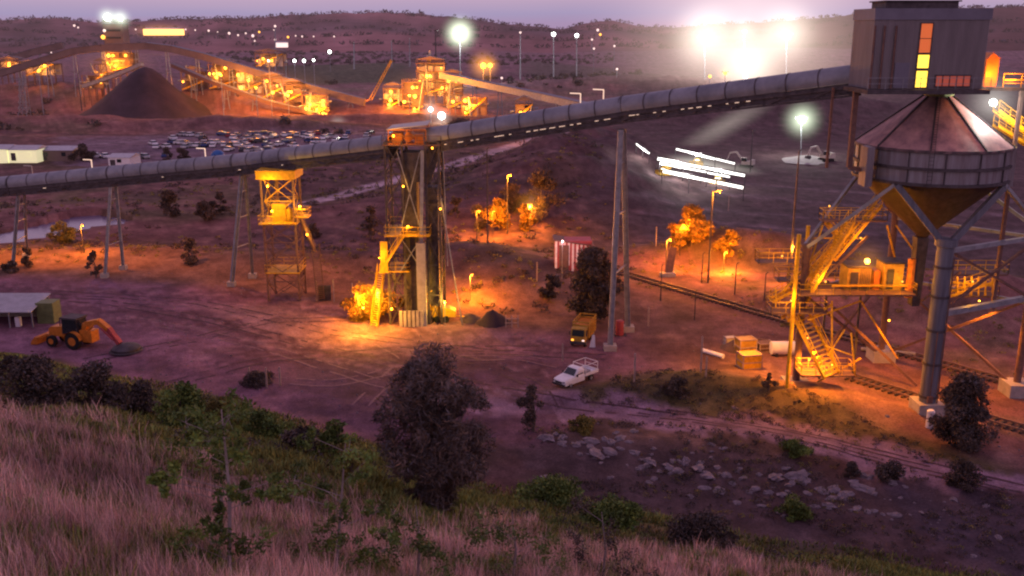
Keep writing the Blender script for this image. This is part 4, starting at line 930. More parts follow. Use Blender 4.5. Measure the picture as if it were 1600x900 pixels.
def plant(px0, px1, pyt, pyb, Y, label, floors=3, clad_p=.4, lamps=2, m=rust, em=E_or, pw=5000, roofs=True, name='process_building', stack=0):
    a, b = at(px0, pyb, Y), at(px1, pyt, Y); x0, x1, z0, z1 = a.x, b.x, a.z, b.z; D = max(5, (x1-x0)*.6)
    t = T(name, ((x0+x1)/2, Y, z0), label, 'plant building')
    n = max(2, int((x1-x0)/3.2)); mb = MB()
    for i in range(n+1):
        for y in (Y, Y+D): x = x0+(x1-x0)*i/n; mb.beam((x,y,gz(x,y)-1), (x,y,z1), .34)
    mb.build('column_frame', m, t)
    mb = MB()
    for k in range(1, floors+1):
        z = z0+(z1-z0)*k/floors; mb.bb(x0-.3, x1+.3, Y-.3, Y+D, z-.35, z)
        if k < floors+1:
            mb.rail((x0,Y-.3,z), (x1,Y-.3,z), 1.2, .07, 3.)
    for i in range(n):
        for k in range(floors):
            if random.random() < .55: xa = x0+(x1-x0)*i/n; xb = x0+(x1-x0)*(i+1)/n; za = z0+(z1-z0)*k/floors; zb_ = z0+(z1-z0)*(k+1)/floors; mb.beam((xa,Y-.2,za), (xb,Y-.2,zb_), .22) if random.random() < .5 else mb.beam((xb,Y-.2,za), (xa,Y-.2,zb_), .22)
    mb.build('floor', m, t)
    mb = MB(); xr = x0+(x1-x0)*random.uniform(.1,.9); mb.tube((xr,Y-.8,z0), (xr+random.uniform(-3,3),Y-.8,z1+random.uniform(-1,3)), .35, n=8); mb.tube((x0-2,Y+1,z0+(z1-z0)*.5), (x1+2,Y+1,z0+(z1-z0)*random.uniform(.3,.8)), .4, n=8); mb.build('duct', steel, t)
    mb = MB()
    for k in range(floors):
        for i in range(n):
            if random.random() < clad_p:
                xa = x0+(x1-x0)*i/n; za = z0+(z1-z0)*k/floors; hh = (z1-z0)/floors; mb.bb(xa+.1, xa+(x1-x0)/n-.1, Y+.5, Y+.8, za+.05, za+hh*random.choice((.5,.75,.95)))
            else:
                xa = x0+(x1-x0)*(i+.5)/n; za = z0+(z1-z0)*k/floors
                if random.random() < .6: mb.tube((xa,Y+1.8,za), (xa,Y+1.8,za+(z1-z0)/floors*.6), (x1-x0)/n*.33, n=8)
    mb.bb(x0+.3, x1-.3, Y+D-.6, Y+D-.3, z0, z1-.5)
    mb.build('cladding', cream if random.random() < .5 else hoodb, t)
    if roofs: mb = MB(); mb.prism([(x0-.6,Y-.6,z1+1.4),(x1+.6,Y-.6,z1+1.4),((x0+x1)/2,Y-.6,z1+2.8)], (0,D+1.2,0)); mb.build('roof', hoodb, t)
    for k in range(stack): mb = MB(); x = x0+(x1-x0)*random.uniform(.2,.8); mb.tube((x,Y+D*.5,z1), (x,Y+D*.5,z1+random.uniform(3,6)), .5, n=8); mb.build('stack_pipe', cream, t)
    mb = MB(); mb.beam((x0,Y-.5,z0), (x1,Y-.5,z0+(z1-z0)/floors), .4, .6); mb.build('stair', yel, t)
    for k in range(lamps):
        x, z = random.uniform(x0+.5, x1-.5), z0+(z1-z0)*random.choice([.25,.45,.6,.85]); r = random.uniform(.35, .85)
        bulb(t, (x, Y-1.2, z), r, em)
        light(t, (x, Y-2.8, z+.2), pw*random.uniform(.5, 1.3), (1.,.34,.03) if em is E_or else WARMW, .5)
        if r > .6: glow(t, (x, Y-1.2, z), r*6, G_or if em is E_or else G_wh)
    return t
PL = [
 (150,166,100,124,470,'small lit frame building left of the coal stockpile',2,.3,1),(166,206,82,112,476,'open steel plant block with orange floors under the conveyor crest',3,.25,4),
 (42,84,100,118,500,'low lit plant shed by the left end of the arched conveyor',1,.5,3),(2,30,96,112,520,'narrow pale framed building at the far left',2,.5,2),
 (130,160,118,138,465,'squat lit building just left of the stockpile foot',1,.5,2),(285,318,112,140,462,'crusher house right behind the stockpile shoulder',2,.4,2),
 (328,368,100,138,458,'tall orange lit screening house right of the stockpile',3,.4,5),(372,408,112,146,452,'screening house next to the tall one, with two amber lamps',2,.3,4),
 (412,440,122,152,446,'narrow transfer house on the descending conveyor',2,.4,3),(444,470,132,160,440,'bright yellow lit transfer house before the conveyor end',2,.3,3),
 (474,510,148,186,432,'lowest orange lit house at the bottom end of the conveyor',2,.3,5),(400,442,84,104,560,'pale lit workshop behind the arched conveyor',1,.6,3),
 (600,628,138,172,440,'left block of the second plant with an amber floor',2,.4,4),(630,660,128,184,436,'brightest orange block of the second plant',3,.35,6),
 (652,694,98,150,446,'tallest block of the second plant with roof pipes',4,.25,6),(694,722,118,172,442,'tall narrow frame right of the tallest block',4,.2,3),
 (722,760,152,184,428,'low right block of the second plant',1,.4,4),(806,832,163,186,330,'small amber lit kiosk behind the rising gallery',1,.3,2)]
for k, q in enumerate(PL): plant(*q[:6], floors=q[6], clad_p=q[7], lamps=q[8], stack=2 if 'pipes' in q[5] else 0, roofs=k % 3 != 1, pw=1500)
for k, (px, py, Y, sx_, sz_, st, lb) in enumerate(((430,140,430,34,12,.010,'orange haze glow put in around the right of the stockpile'),(180,100,470,26,9,.009,'orange haze glow put in over the block behind the stockpile'),(665,145,432,26,13,.013,'orange haze glow put in around the second plant'),(60,108,500,22,7,.007,'faint orange haze glow put in at the far left plant'))):
    o = MB().ball((0,0,0), 1, 10).build('emissive_haze', glowmat('plant haze emission', (1.,.36,.10), st*1.4, 1.8)); o.location = at(px,py,Y); o.scale = (sx_,16,sz_); tag(o, lb, 'haze', kind='stuff')  # self-glowing ellipsoids added to unify the plant lights
# pale control tower above the arched conveyor
a, b = at(164,72,486), at(190,34,486)
t = T('control_tower', (a.x,486,a.z), 'grey box tower with white roof lights above the arched conveyor', 'tower')
mb = MB(); mb.bb(a.x, b.x, 486, 494, a.z-4, b.z-1); mb.build('wall', hoodb, t); mb = MB(); mb.bb(a.x-.4, b.x+.4, 485.6, 494.4, b.z-1, b.z-.6); mb.build('roof', roofdark, t)
mb = MB()
for z in (.3,.6): mb.bb(a.x+1, b.x-1, 485.85, 485.95, a.z+(b.z-a.z)*z, a.z+(b.z-a.z)*z+1.0)
mb.build('window', glass, t)
for px, py, r, m_ in ((168,27,1.7,E_wh),(188,29,1.0,E_wh),(161,58,1.0,E_or2),(163,48,.7,E_pk)): q = at(px,py,484.5); mb = MB(); mb.ball(q, r, 6); mb.build('lamp', m_, t); 
for px, py in ((168,27),(188,29)):
    q = at(px,py,484.5); mb = MB(); mb.beam((q.x,486.5,q.z), (q.x,486.5,b.z-.7), .25); mb.build('lamp_bracket', steel, t); glow(t, q, 8, G_gr)
# crane
t = T('crawler_crane', at(570,168,470), 'crawler crane with a long raised lattice boom beside the second plant', 'crane')
q = at(572,166,470); mb = MB(); mb.bb(q.x-3, q.x+3, 468, 472, q.z-2.4, q.z+.2); mb.bb(q.x-2.2, q.x+1.2, 468.5, 471.5, q.z+.2, q.z+3); mb.build('body', orange, t)
mb = MB(); tip = at(612,94,470); root = q+Vector((1,0,1)); 
for o_ in ((-.5,0,.5),(.5,0,-.5)): mb.beam(root+Vector(o_), tip+Vector(o_)*.5, .35)
for j in range(16): mb.beam(root.lerp(tip, j/16)+Vector((-.5,0,.5))*(1 if j % 2 else -1), root.lerp(tip, (j+1)/16)+Vector((.5,0,-.5))*(1 if j % 2 else -1), .2)
mb.build('boom', yel, t); mb = MB(); mb.beam(tip, (tip.x,tip.y,tip.z-6), .12); mb.beam(tip, q+Vector((-2,0,3)), .12); mb.build('cable', steel_d, t)
bulb(t, q+Vector((-1,-3,1.5)), .7, E_or); light(t, q+Vector((0,-4.5,2)), 4000, SOD, .5)
# pylon
q = at(38,178,400); tp = at(38,118,400); t = T('power_pylon', q, 'small lattice pylon in the dark scrub at the far left', 'pylon')
for sx_ in (-1,1):
    for sy_ in (-1,1): mb = MB(); mb.beam((q.x+1.8*sx_,400+1.8*sy_,q.z-1), (tp.x+.2*sx_,400+.2*sy_,tp.z), .2); mb.build('leg', steel, t)
mb = MB(); lattice(mb, q.x-.3, q.x+.3, 399.7, 400.3, q.z, tp.z-1, 6, .12, 1.5)
for z in (.75,.9): zz = q.z+(tp.z-q.z)*z; mb.beam((q.x-2.6,400,zz), (q.x+2.6,400,zz), .2)
mb.build('cross_arm', steel, t)
pole_lamp((128,172),115,'thin pole at the left foot of the coal stockpile', 0, r=.3, w=.22, arm=.6, cat='pole', name='utility_pole', Y=420)
# long lit roof far behind
def shed(name, px0, px1, pyt, pyb, Y, label, wm=cream, rm=roofm, D=8, win=None, cat='building', door=True, lampm=None, group=None):
    a, b = at(px0, pyb, Y), at(px1, pyt, Y); t = T(name, ((a.x+b.x)/2, Y, a.z), label, cat, group); hh = b.z-a.z
    mb = MB(); mb.bb(a.x, b.x, Y, Y+D, a.z-2, b.z-hh*.25); mb.build('wall', wm, t)
    mb = MB(); mb.prism([(a.x-.3,Y-.3,b.z-hh*.25),(a.x-.3,Y+D+.3,b.z-hh*.25),(a.x-.3,Y+D/2,b.z)], (b.x-a.x+.6,0,0)); mb.build('roof', rm, t)
    if win:
        n = max(1, int((b.x-a.x)/4))
        for i in range(n): x = a.x+(b.x-a.x)*(i+.5)/n; mb = MB(); mb.bb(x-.6, x+.6, Y-.1, Y-.04, a.z+hh*.3, a.z+hh*.6); mb.build('window', win, t)
    if door: mb = MB(); x = a.x+(b.x-a.x)*.2; mb.bb(x-.7, x+.7, Y-.12, Y-.05, a.z, a.z+min(2.4, hh*.55)); mb.build('door', steel_d, t)
    return t
o = shed('long_shed', 224,277,43,53,1500,'long low building glowing orange on the far plain', wm=emit('self-glowing orange wall', (1.,.50,.12), 2.6), D=30, door=False); gl = glow(o, at(250,48,1490), 40, glowmat('wide orange halo', (1.,.4,.1), .03, 2.2)); gl.scale = (60, 25, 16)  # wall emits its orange light, halo volume added around it
shed('site_shed', -10,11,228,250,284,'pale yellow glowing shed front at the far left edge of the car park', wm=E_ly, win=None); shed('site_shed', 13,55,229,251,284,'long pale yellow glowing shed beside the car park', wm=E_ly, win=E_ly)
shed('site_shed', 58,112,230,250,288,'dull grey shed with stored plant right of the lit shed', wm=hoodb, win=glass); shed('site_shed', 170,202,242,259,274,'small white building in front of the car park', wm=white, win=glass)
shed('site_shed', 430,447,65,72,1500,'tiny far shed with pink light on the plain', wm=E_pk, door=False, D=12)  # whole wall emits the pink light
for k, (px, py, r, m_) in enumerate(((116,40,3.,E_pk),(122,43,2.2,E_pk),(200,45,2.,E_pk),(212,46,2.,E_pk),(290,46,2.2,E_pk),(305,47,2.,E_pk),(326,48,2.8,E_pk),(340,50,1.6,E_pk),(358,52,3.4,E_pk),(372,55,2.6,E_pk),(384,52,2.4,E_pk),(395,56,4.,E_pk),(398,64,2.2,E_pk),(405,50,2.6,E_or2),(450,58,3.,E_or2),(462,56,2.,E_pk),(472,57,2.4,E_pk),(490,57,2.,E_pk),(522,57,2.2,E_pk),(934,47,3.6,E_pk),(938,54,3.2,E_or2),(928,76,1.6,E_pk),(960,72,1.6,E_pk),(964,108,1.2,E_pk),(515,81,2.4,E_wh),(784,122,1.2,E_pk),(460,95,1.5,E_wh),(475,95,1.5,E_wh),(490,94,1.2,E_wh),(430,62,3,E_pk),(428,47,1.6,E_pk),(20,96,1.,E_pk),(80,82,1.,E_pk))):
    Y = 1600 if py < 66 else (900 if py < 90 else 620)
    q = at(px, py, Y); g = gz(q.x, q.y) if py >= 66 else q.z-8
    t = T('distant_lamp', (q.x,q.y,min(g, q.z-2)), 'distant %s lamp of the plain lights, seen alone as a small dot' % ('amber' if m_ is E_or2 else 'pinkish' if m_ is E_pk else 'white'), 'lamp', 'small lamps scattered over the far plain')
    mb = MB(); mb.tube((q.x,q.y,min(g, q.z-2)-2), q, .25, n=6); mb.build('pole', steel, t); bulb(t, q, r*.6, m_)
for px, py, pw, c in ((60,112,12000,SOD),(180,104,16000,SOD),(150,128,7000,SOD),(345,118,24000,SOD),(400,138,20000,SOD),(450,150,20000,SOD),(495,172,22000,SOD),(640,150,28000,SOD),(672,120,22000,SOD),(735,165,12000,SOD),(300,130,8000,SOD),(420,96,10000,WARMW)):
    q = at(px, py, 425 if px > 550 else 428 if px > 310 or px == 60 else 474); g = gz(q.x,q.y)
    t = T('floodlight_pole', (q.x,q.y,g), {60:'amber floodlight pole before the low lit shed at the far left',180:'amber floodlight pole before the plant block under the conveyor crest',150:'amber floodlight pole at the left foot of the stockpile',345:'amber floodlight pole before the tall screening house',400:'amber floodlight pole before the second screening house',450:'amber floodlight pole before the yellow transfer house',495:'amber floodlight pole before the lowest conveyor house',640:'amber floodlight pole before the brightest block of the second plant',672:'amber floodlight pole before the tallest block of the second plant',735:'amber floodlight pole before the low right block of the second plant',300:'amber floodlight pole before the crusher house',420:'warm floodlight pole before the pale workshop'}[px], 'floodlight')
    mb = MB(); mb.tube((q.x,q.y,g-1), q, .2, n=6); mb.build('pole', steel, t); bulb(t, q, .55, E_or if c is SOD else E_pk); light(t, q+Vector((0,.2,1.2)), pw, c, .6)
for px, py, m_ in ((690,181,E_wh),(673,171,E_wh),(528,197,E_pk)):
    q = at(px,py,400); t = T('work_light', (q.x,q.y,gz(q.x,q.y)), {690:'large white work light on the ground before the second plant',673:'smaller white work light beside the larger one',528:'single pale work light on the track left of the second plant'}[px], 'work light')
    mb = MB(); mb.tube((q.x,q.y,gz(q.x,q.y)-1), q, .15, n=6); mb.build('stand', steel, t); bulb(t, q, 1.5 if px == 690 else .9, m_); glow(t, q, 7, G_wh)

# ================================================================== VEHICLES AND YARD THINGS
def wheel(parent, x, y, r, w, name='wheel', rim=steel):
    mb = MB(); mb.tube((x,y-w/2,r), (x,y+w/2,r), r, n=18); o = mb.build(name, rubber, parent, True)
    mb = MB(); mb.tube((x,y-w/2-.015,r), (x,y+w/2+.015,r), r*.52, n=14); mb.tube((x,y-w/2-.03,r), (x,y+w/2+.03,r), r*.16, n=8); mb.build('rim', rim, o, True)
    return o
def make_ute(loc, rz):
    t = T('utility_vehicle', (0,0,0), 'white single cab utility with tray and ladder rack parked by the track', 'utility truck')
    mb = MB()
    def sect(st, mb):
        n = len(st[0]); vs = []
        for s in st: vs += s
        fs = [(i*n+j, i*n+(j+1) % n, (i+1)*n+(j+1) % n, (i+1)*n+j) for i in range(len(st)-1) for j in range(n)]
        mb.add(vs, fs+[tuple(range(n))[::-1], tuple(range((len(st)-1)*n, len(st)*n))]); return mb
    def ring(x, w, z0, z1, wt): return [(x,-w,z0),(x,w,z0),(x,w,z0+(z1-z0)*.7),(x,wt,z1),(x,-wt,z1),(x,-w,z0+(z1-z0)*.7)]
    sect([ring(2.62,.74,.48,.88,.66), ring(2.5,.86,.42,.98,.76), ring(1.9,.91,.42,1.08,.80), ring(1.15,.92,.42,1.14,.84), ring(-.45,.92,.42,1.12,.86)], mb); mb.build('body', white, t)
    mb = MB(); sect([ring(1.10,.84,1.08,1.14,.80), ring(.45,.83,1.08,1.76,.66), ring(.2,.83,1.08,1.82,.67), ring(-.32,.83,1.08,1.80,.67), ring(-.45,.83,1.08,1.70,.65)], mb); mb.build('cab', white, t)
    mb = MB(); mb.add([(1.04,-.74,1.16),(1.04,.74,1.16),(.50,.60,1.73),(.50,-.60,1.73)], [(0,1,2,3)]); 
    for v in mb.v: v.x += .04; v.z += .02
    mb.build('windscreen', glass, t)
    for s in (-1, 1):
        mb = MB(); mb.add([(.86,s*.855,1.18),(-.3,s*.855,1.18),(-.28,s*.76,1.62),(.36,s*.76,1.62)], [(0,1,2,3)]); mb.build('side_window', glass, t)
        mb = MB(); mb.box((2.56,s*.62,.82), (.12,.30,.14)); mb.build('headlight', glass, t)
        mb = MB(); mb.box((.85,s*1.02,1.22), (.12,.16,.2)); mb.build('mirror', rubber, t)
        for x in (1.68, -1.55): wheel(t, x, s*.80, .36, .22)
    mb = MB(); mb.bb(-2.62,-.55,-.93,.93,.78,.86); mb.bb(-2.62,-.55,-.95,-.91,.78,1.10); mb.bb(-2.62,-.55,.91,.95,.78,1.10); mb.bb(-2.64,-2.60,-.93,.93,.78,1.10); mb.build('tray', white, t)
    mb = MB()
    for x in (-.62, -2.55):
        for y in (-.88,.88): mb.beam((x,y,.8),(x,y,1.95),.05)
        mb.beam((x,-.88,1.95),(x,.88,1.95),.05); mb.beam((x,-.88,1.5),(x,.88,1.5),.04)
    for y in (-.88,.88): mb.beam((-.62,y,1.95),(-2.55,y,1.95),.05)
    mb.build('ladder_rack', white, t)
    mb = MB(); mb.bb(2.55,2.72,-.84,.84,.42,.62); mb.bb(-2.5,2.3,-.35,.35,.35,.5); mb.build('bumper', steel_d, t)
    mb = MB(); mb.bb(2.60,2.66,-.45,.45,.66,.84); mb.build('grille', rubber, t)
    mb = MB(); mb.bb(-1.5,-.8,-.8,.8,.86,1.25); mb.build('toolbox', steel, t)
    return put(t, loc, rz)
a, b = H(872,606), H(925,588); c = (a+b)/2; c.z = gz(c.x,c.y)
ute = make_ute(c, math.atan2(a.y-b.y, a.x-b.x)); ute.scale = (1.04,)*3

# boom tractor at the left yard
def make_tractor(loc, rz):
    t = T('boom_tractor', (0,0,0), 'orange wheeled tractor with dark cab and long side boom by the yard shed', 'tractor')
    mb = MB(); mb.prism([(2.6,-.5,1.0),(2.6,-.5,1.7),(2.3,-.5,1.95),(.7,-.5,2.1),(.7,-.5,1.0)], (0,1.0,0)); mb.bb(-1.2,.8,-.6,.6,.7,1.4); mb.bb(2.6,3.1,-.45,.45,.6,1.1); mb.build('bonnet', orange, t)
    mb = MB(); mb.prism([(.7,-.75,1.4),(.6,-.65,2.95),(-1.0,-.65,2.95),(-1.2,-.75,1.4)], (0,1.45,0)); mb.build('cab', glass, t)
    mb = MB(); mb.bb(-1.15,.8,-.82,.82,2.95,3.12); mb.build('cab_roof', steel_d, t)
    for x, y in ((.7,-.72),(.7,.72),(-1.05,-.72),(-1.05,.72)): mb = MB(); mb.beam((x,y,1.4),(x-.06*(1 if x > 0 else -1),y*.95,2.95),.09); mb.build('cab_pillar', steel_d, t)
    for s in (-1, 1):
        wheel(t, -.7, s*.98, .85, .48, rim=orange); wheel(t, 2.0, s*.88, .58, .36, rim=orange)
        mb = MB(); mb.lathe((0,0,0), [(.95,-.26),(.95,.26)], 10, .15, PI-.15); vs = [Vector((v.x-.7, s*.98+v.z, .85+v.y)) for v in mb.v]; mb.v = vs; mb.build('mudguard', orange, t)
    mb = MB(); mb.beam((3.0,-.5,1.0),(3.9,-.5,.4),.16); mb.beam((3.0,.5,1.0),(3.9,.5,.4),.16); mb.prism([(3.7,-1.1,.1),(4.5,-1.1,.05),(4.4,-1.1,.35),(3.9,-1.1,.9),(3.7,-1.1,.8)], (0,2.2,0)); mb.build('front_bucket', orange, t)
    mb = MB(); mb.beam((-1.2,0,1.0),(-1.8,.1,2.5),.6); mb.beam((-1.8,.1,2.5),(-3.4,.2,2.9),.62,.5); mb.beam((-3.4,.2,2.9),(-4.5,.3,2.2),.55,.5); mb.tube((-1.6,.5,1.4),(-2.8,.5,2.45),.12); mb.bb(-2.6,-1.2,-.5,.6,.7,1.9); mb.build('boom', orange, t)
    mb = MB(); mb.beam((-4.5,.3,2.3),(-5.7,.4,.9),.5,.42); mb.tube((-3.9,.7,2.4),(-5.2,.7,1.3),.1); mb.build('dipper_arm', redm, t)
    mb = MB(); mb.lathe((-6.4,.4,.15), [(.01,.85),(.5,.75),(1.15,.6),(1.4,.4),(1.4,0),(1.25,0)], 18); mb.build('rotary_head', steel_d, t, True)
    mb = MB(); mb.lathe((-6.4,.4,.2), [(1.45,0),(1.6,.08),(1.45,.16)], 18); mb.build('guard_ring', steel_d, t)
    mb = MB(); mb.tube((1.3,.3,2.0),(1.3,.3,2.9),.05); mb.build('exhaust', steel_d, t)
    mb = MB(); mb.box((.8,0,2.7),(.05,.9,.16)); mb.build('work_lamp', E_pk, t)
    return put(t, loc, rz)
a, b = H(88,546), H(190,549); tr_ = make_tractor(H(118,540), math.atan2(a.y-b.y, a.x-b.x)-.12); tr_.scale = (1.24,)*3

# yellow site truck (seen from the front)
def make_truck(loc, rz):
    t = T('site_truck', (0,0,0), 'yellow site truck with slatted high tray parked under the tallest trestle', 'truck')
    mb = MB(); mb.prism([(3.0,-1.15,.8),(3.0,-1.15,1.7),(2.7,-1.15,2.9),(1.4,-1.15,2.95),(1.4,-1.15,.8)], (0,2.3,0)); mb.build('cab', tanp, t)
    mb = MB(); mb.add([(3.01,-.98,1.78),(3.01,.98,1.78),(2.76,.92,2.75),(2.76,-.92,2.75)], [(0,1,2,3)]); 
    for v in mb.v: v.x += .03
    mb.build('windscreen', glass, t)
    for s in (-1, 1):
        mb = MB(); mb.add([(2.7,s*1.165,1.8),(1.6,s*1.165,1.8),(1.6,s*1.165,2.6),(2.55,s*1.165,2.6)], [(0,1,2,3)]); mb.build('side_window', glass, t)
        for x in (2.2,-1.4,-2.7): wheel(t, x, s*1.0, .52, .36)
        mb = MB(); mb.box((3.04,s*.85,1.15),(.08,.35,.22)); mb.build('headlight', E_or2 if s < 0 else E_pk, t)
    mb = MB(); mb.bb(-3.6,1.4,-.5,.5,.6,.95); mb.bb(3.0,3.2,-1.2,1.2,.55,.95); mb.build('chassis', steel_d, t)
    mb = MB(); mb.bb(-3.6,1.2,-1.3,1.3,.97,1.15)
    for z in (1.5,2.0,2.5,3.0,3.5):
        for s in (-1,1): mb.beam((-3.6,s*1.28,z),(1.2,s*1.28,z),.06,.22)
        mb.beam((1.2,-1.28,z),(1.2,1.28,z),.06,.22); mb.beam((-3.6,-1.28,z),(-3.6,1.28,z),.06,.22)
    for x in (-3.6,-2.4,-1.2,0,1.2):
        for s in (-1,1): mb.beam((x,s*1.28,1.1),(x,s*1.28,3.65),.10)
    mb.build('slatted_tray', tanp, t)
    mb = MB(); mb.bb(-3.3,.9,-1.15,1.15,1.16,2.9); mb.build('load', orange, t)
    mb = MB(); mb.tube((3.0,-1.35,1.9),(3.0,-1.35,2.5),.1); mb.tube((3.0,1.35,1.9),(3.0,1.35,2.5),.1); mb.build('mirror', steel_d, t)
    return put(t, loc, rz)
make_truck(H(910,534), math.radians(-108)).scale = (.80,)*3
mb = MB(); c = H(925,543); mb.prism([c+Vector((-.35,0,0)), c+Vector((.4,0,0)), c+Vector((.35,.1,1.5)), c+Vector((.05,.1,1.6))], (0,.06,0)); mb.beam(c+Vector((.1,.3,0)), c+Vector((.15,.1,1.4)), .06); o = mb.build('warning_board', white); tag(o, 'small white board leaning on the wheel of the yellow truck', 'board')
# drum and small tank beside trestle
c = H(968,524); t = T('fuel_drum', c, 'dull red upright tank between the legs of the tallest trestle', 'tank'); mb = MB(); mb.lathe(c, [(.01,2.0),(.5,1.95),(.52,.1),(.45,0)], 16); mb.lathe(c, [(.53,.6),(.55,.63),(.53,.66)], 16); mb.build('shell', redm, t, True); mb = MB(); mb.bb(c.x-.7,c.x+.9,c.y-.5,c.y+.5,c.z-.1,c.z+.08); mb.build('skid', steel_d, t)
# generator trailer at the foot of the transfer tower
c = H(690,504); t = T('compressor_trailer', c, 'bright yellow wheeled compressor trailer at the right foot of the transfer tower', 'trailer')
mb = MB(); mb.prism([c+Vector((-1.7,0,.7)),c+Vector((1.9,0,.7)),c+Vector((1.9,0,1.5)),c+Vector((1.1,0,1.9)),c+Vector((-1.0,0,2.3)),c+Vector((-1.7,0,2.0))], (0,1.6,0)); mb.build('housing', yel, t)
mb = MB(); mb.beam(c+Vector((1.9,.8,.7)), c+Vector((3.3,.8,.5)), .14); mb.beam(c+Vector((-1.4,.2,2.2)), c+Vector((-2.2,.2,3.6)), .16); mb.beam(c+Vector((-2.2,.2,3.6)), c+Vector((-1.2,.2,4.4)), .14); mb.build('drawbar', yel, t)
for x in (-.6,.6):
    for y in (-.1,1.7): mb = MB(); mb.tube(c+Vector((x,y-.15,.45)), c+Vector((x,y+.15,.45)), .45, n=14); mb.build('wheel', rubber, t)
light(t, c+Vector((.6,-2.2,3.4)), 1300, (1.,.55,.06), .25); bulb(t, c+Vector((.6,-1.9,3.4)), .10, E_or); mb = MB(); mb.beam(c+Vector((.6,-1.9,0)), c+Vector((.6,-1.9,3.3)), .06); mb.build('lamp_stand', steel, t)
c = H(668,505); mb = MB(); mb.bb(c.x-.5,c.x+.6,c.y-.3,c.y+.4,c.z,c.z+1.5); mb.bb(c.x-.6,c.x+.7,c.y-.4,c.y+.5,c.z+1.5,c.z+1.62); o = mb.build('switch_cabinet', rust); tag(o, 'rusty switch cabinet standing between the pier and the yellow trailer', 'cabinet')
def heap(px, py, r, h, label, m=soil, name='spoil_heap'):
    c = H(px, py); mb = MB(); mb.lathe((0,0,-.25), [(.05,h+.25),(r*.3,h*.85+.2),(r*.65,h*.4+.2),(r,0.1),(r*1.15,-.3)], 28)
    for v in mb.v: k = float(fbm([v.x+c.x], [v.y+c.y], .7, 3, 3))-.5; v.x *= 1+k*.6; v.y *= 1+k*.5; v.z *= 1+k*.7
    mb.v = [v+c for v in mb.v]; o = mb.build(name, m, None, True); return tag(o, label, 'heap')
heap(770,505,2.5,1.7,'small dark heap right of the yellow compressor trailer', coal); heap(735,500,2.0,.8,'low pale heap between the trailer and the dark heap')
heap(1152,545,2.2,1.2,'low heap behind the stacked orange crates')
mb = MB(); c = H(800,512)
for x in (-.8,0,.8): mb.beam(c+Vector((x,0,0)), c+Vector((x,.2,1.6)), .12)
mb.beam(c+Vector((-.9,0,1.2)), c+Vector((.9,0,1.2)), .1); mb.beam(c+Vector((-.9,0,.6)), c+Vector((.9,0,.6)), .1); o = mb.build('barrier', wood); tag(o, 'small timber barrier at the right edge of the lit yard', 'barrier')
# striped shed
a, b = at(866,425,135), at(926,374,135); c = H(893,424)
Yc = c.y; a, b = at(866,424,Yc), at(926,376,Yc); t = T('striped_shed', c, 'small shed with upright white and red striped sheeting beside the round dark tree', 'shed')
mb = MB(); mb.bb(a.x+.1,b.x-.1,Yc+.1,Yc+3.5,c.z-.3,b.z-.1); mb.build('wall', redm, t)
n = 9; mb = MB()
for i in range(n): x = a.x+(b.x-a.x)*(i+.15)/n; mb.bb(x, x+(b.x-a.x)/n*.5, Yc, Yc+.08, c.z+(.0 if i in (0,4) else .9), b.z-i*.1)
mb.build('white_stripe', pinkw, t)
mb = MB(); mb.bb(a.x+.7,a.x+2.2,Yc-.06,Yc-.0,c.z,b.z-.7); mb.build('roller_door', rust, t)
mb = MB(); mb.prism([(a.x-.2,Yc-.3,b.z+.05),(b.x+.3,Yc-.3,b.z-.9),(b.x+.3,Yc-.3,b.z-.78),(a.x-.2,Yc-.3,b.z+.17)], (0,4.2,0)); mb.build('roof', rust, t)
light(t, (a.x+1, Yc-4, c.z+5.5), 700, (1.,.55,.55), .4); mb = MB(); mb.tube((a.x+1,Yc-3.7,c.z-.2),(a.x+1,Yc-3.7,c.z+5.5),.05,n=6); mb.build('lamp_pole', steel, t); bulb(t, (a.x+1,Yc-3.7,c.z+5.55), .12, E_pk)
# leaning ramp board
c = H(1043,432); mb = MB(); q = at(1052,386,c.y+1.5); mb.beam(c, q, 1.25, .15, (0,1,0)); t = T('loading_ramp', c, 'pinkish tilted loading ramp standing up on the red bank', 'ramp'); mb.build('ramp_plate', rust, t); mb = MB(); mb.bb(c.x-1.2,c.x+1.2,c.y-.6,c.y+.6,c.z-.2,c.z+.6); mb.beam(c+Vector((1.1,1,0)), q, .12); mb.build('base', conc, t)
# parked car on the bank
def make_car(loc, rz, paint, label, s=1., group=None):
    t = T('parked_car', (0,0,0), label, 'car', group)
    mb = MB(); mb.prism([(2.2,-.88,.35),(2.25,-.88,.7),(1.3,-.88,.92),(-2.0,-.88,.98),(-2.2,-.88,.8),(-2.2,-.88,.35)], (0,1.76,0)); mb.prism([(.5,-.68,1.42),(-1.4,-.68,1.45),(-1.3,-.68,1.50),(.4,-.68,1.50)], (0,1.36,0)); mb.build('body', paint, t)
    mb = MB(); mb.prism([(1.2,-.76,.93),(.5,-.68,1.42),(-1.4,-.68,1.44),(-2.0,-.76,.97)], (0,1.5,0)); mb.build('window', glass, t)
    for x in (1.4,-1.35):
        for y in (-.82,.82): mb = MB(); mb.tube((x,y-.1,.33),(x,y+.1,.33),.33,n=12); mb.build('wheel', rubber, t)
    return put(t, loc, rz, s)
paints = [('white', white), ('silver', mat('silver car paint', (.45,.46,.50), .35, .4, .15, bump=0)), ('dark blue', mat('dark blue car paint', (.03,.06,.20), .35, .2, .2, bump=0)), ('dark grey', mat('dark grey car paint', (.06,.06,.07), .4, .2, .2, bump=0)), ('red', mat('dark red car paint', (.25,.03,.04), .4, .1, .2, bump=0))]
protos = {}
cnt = 0
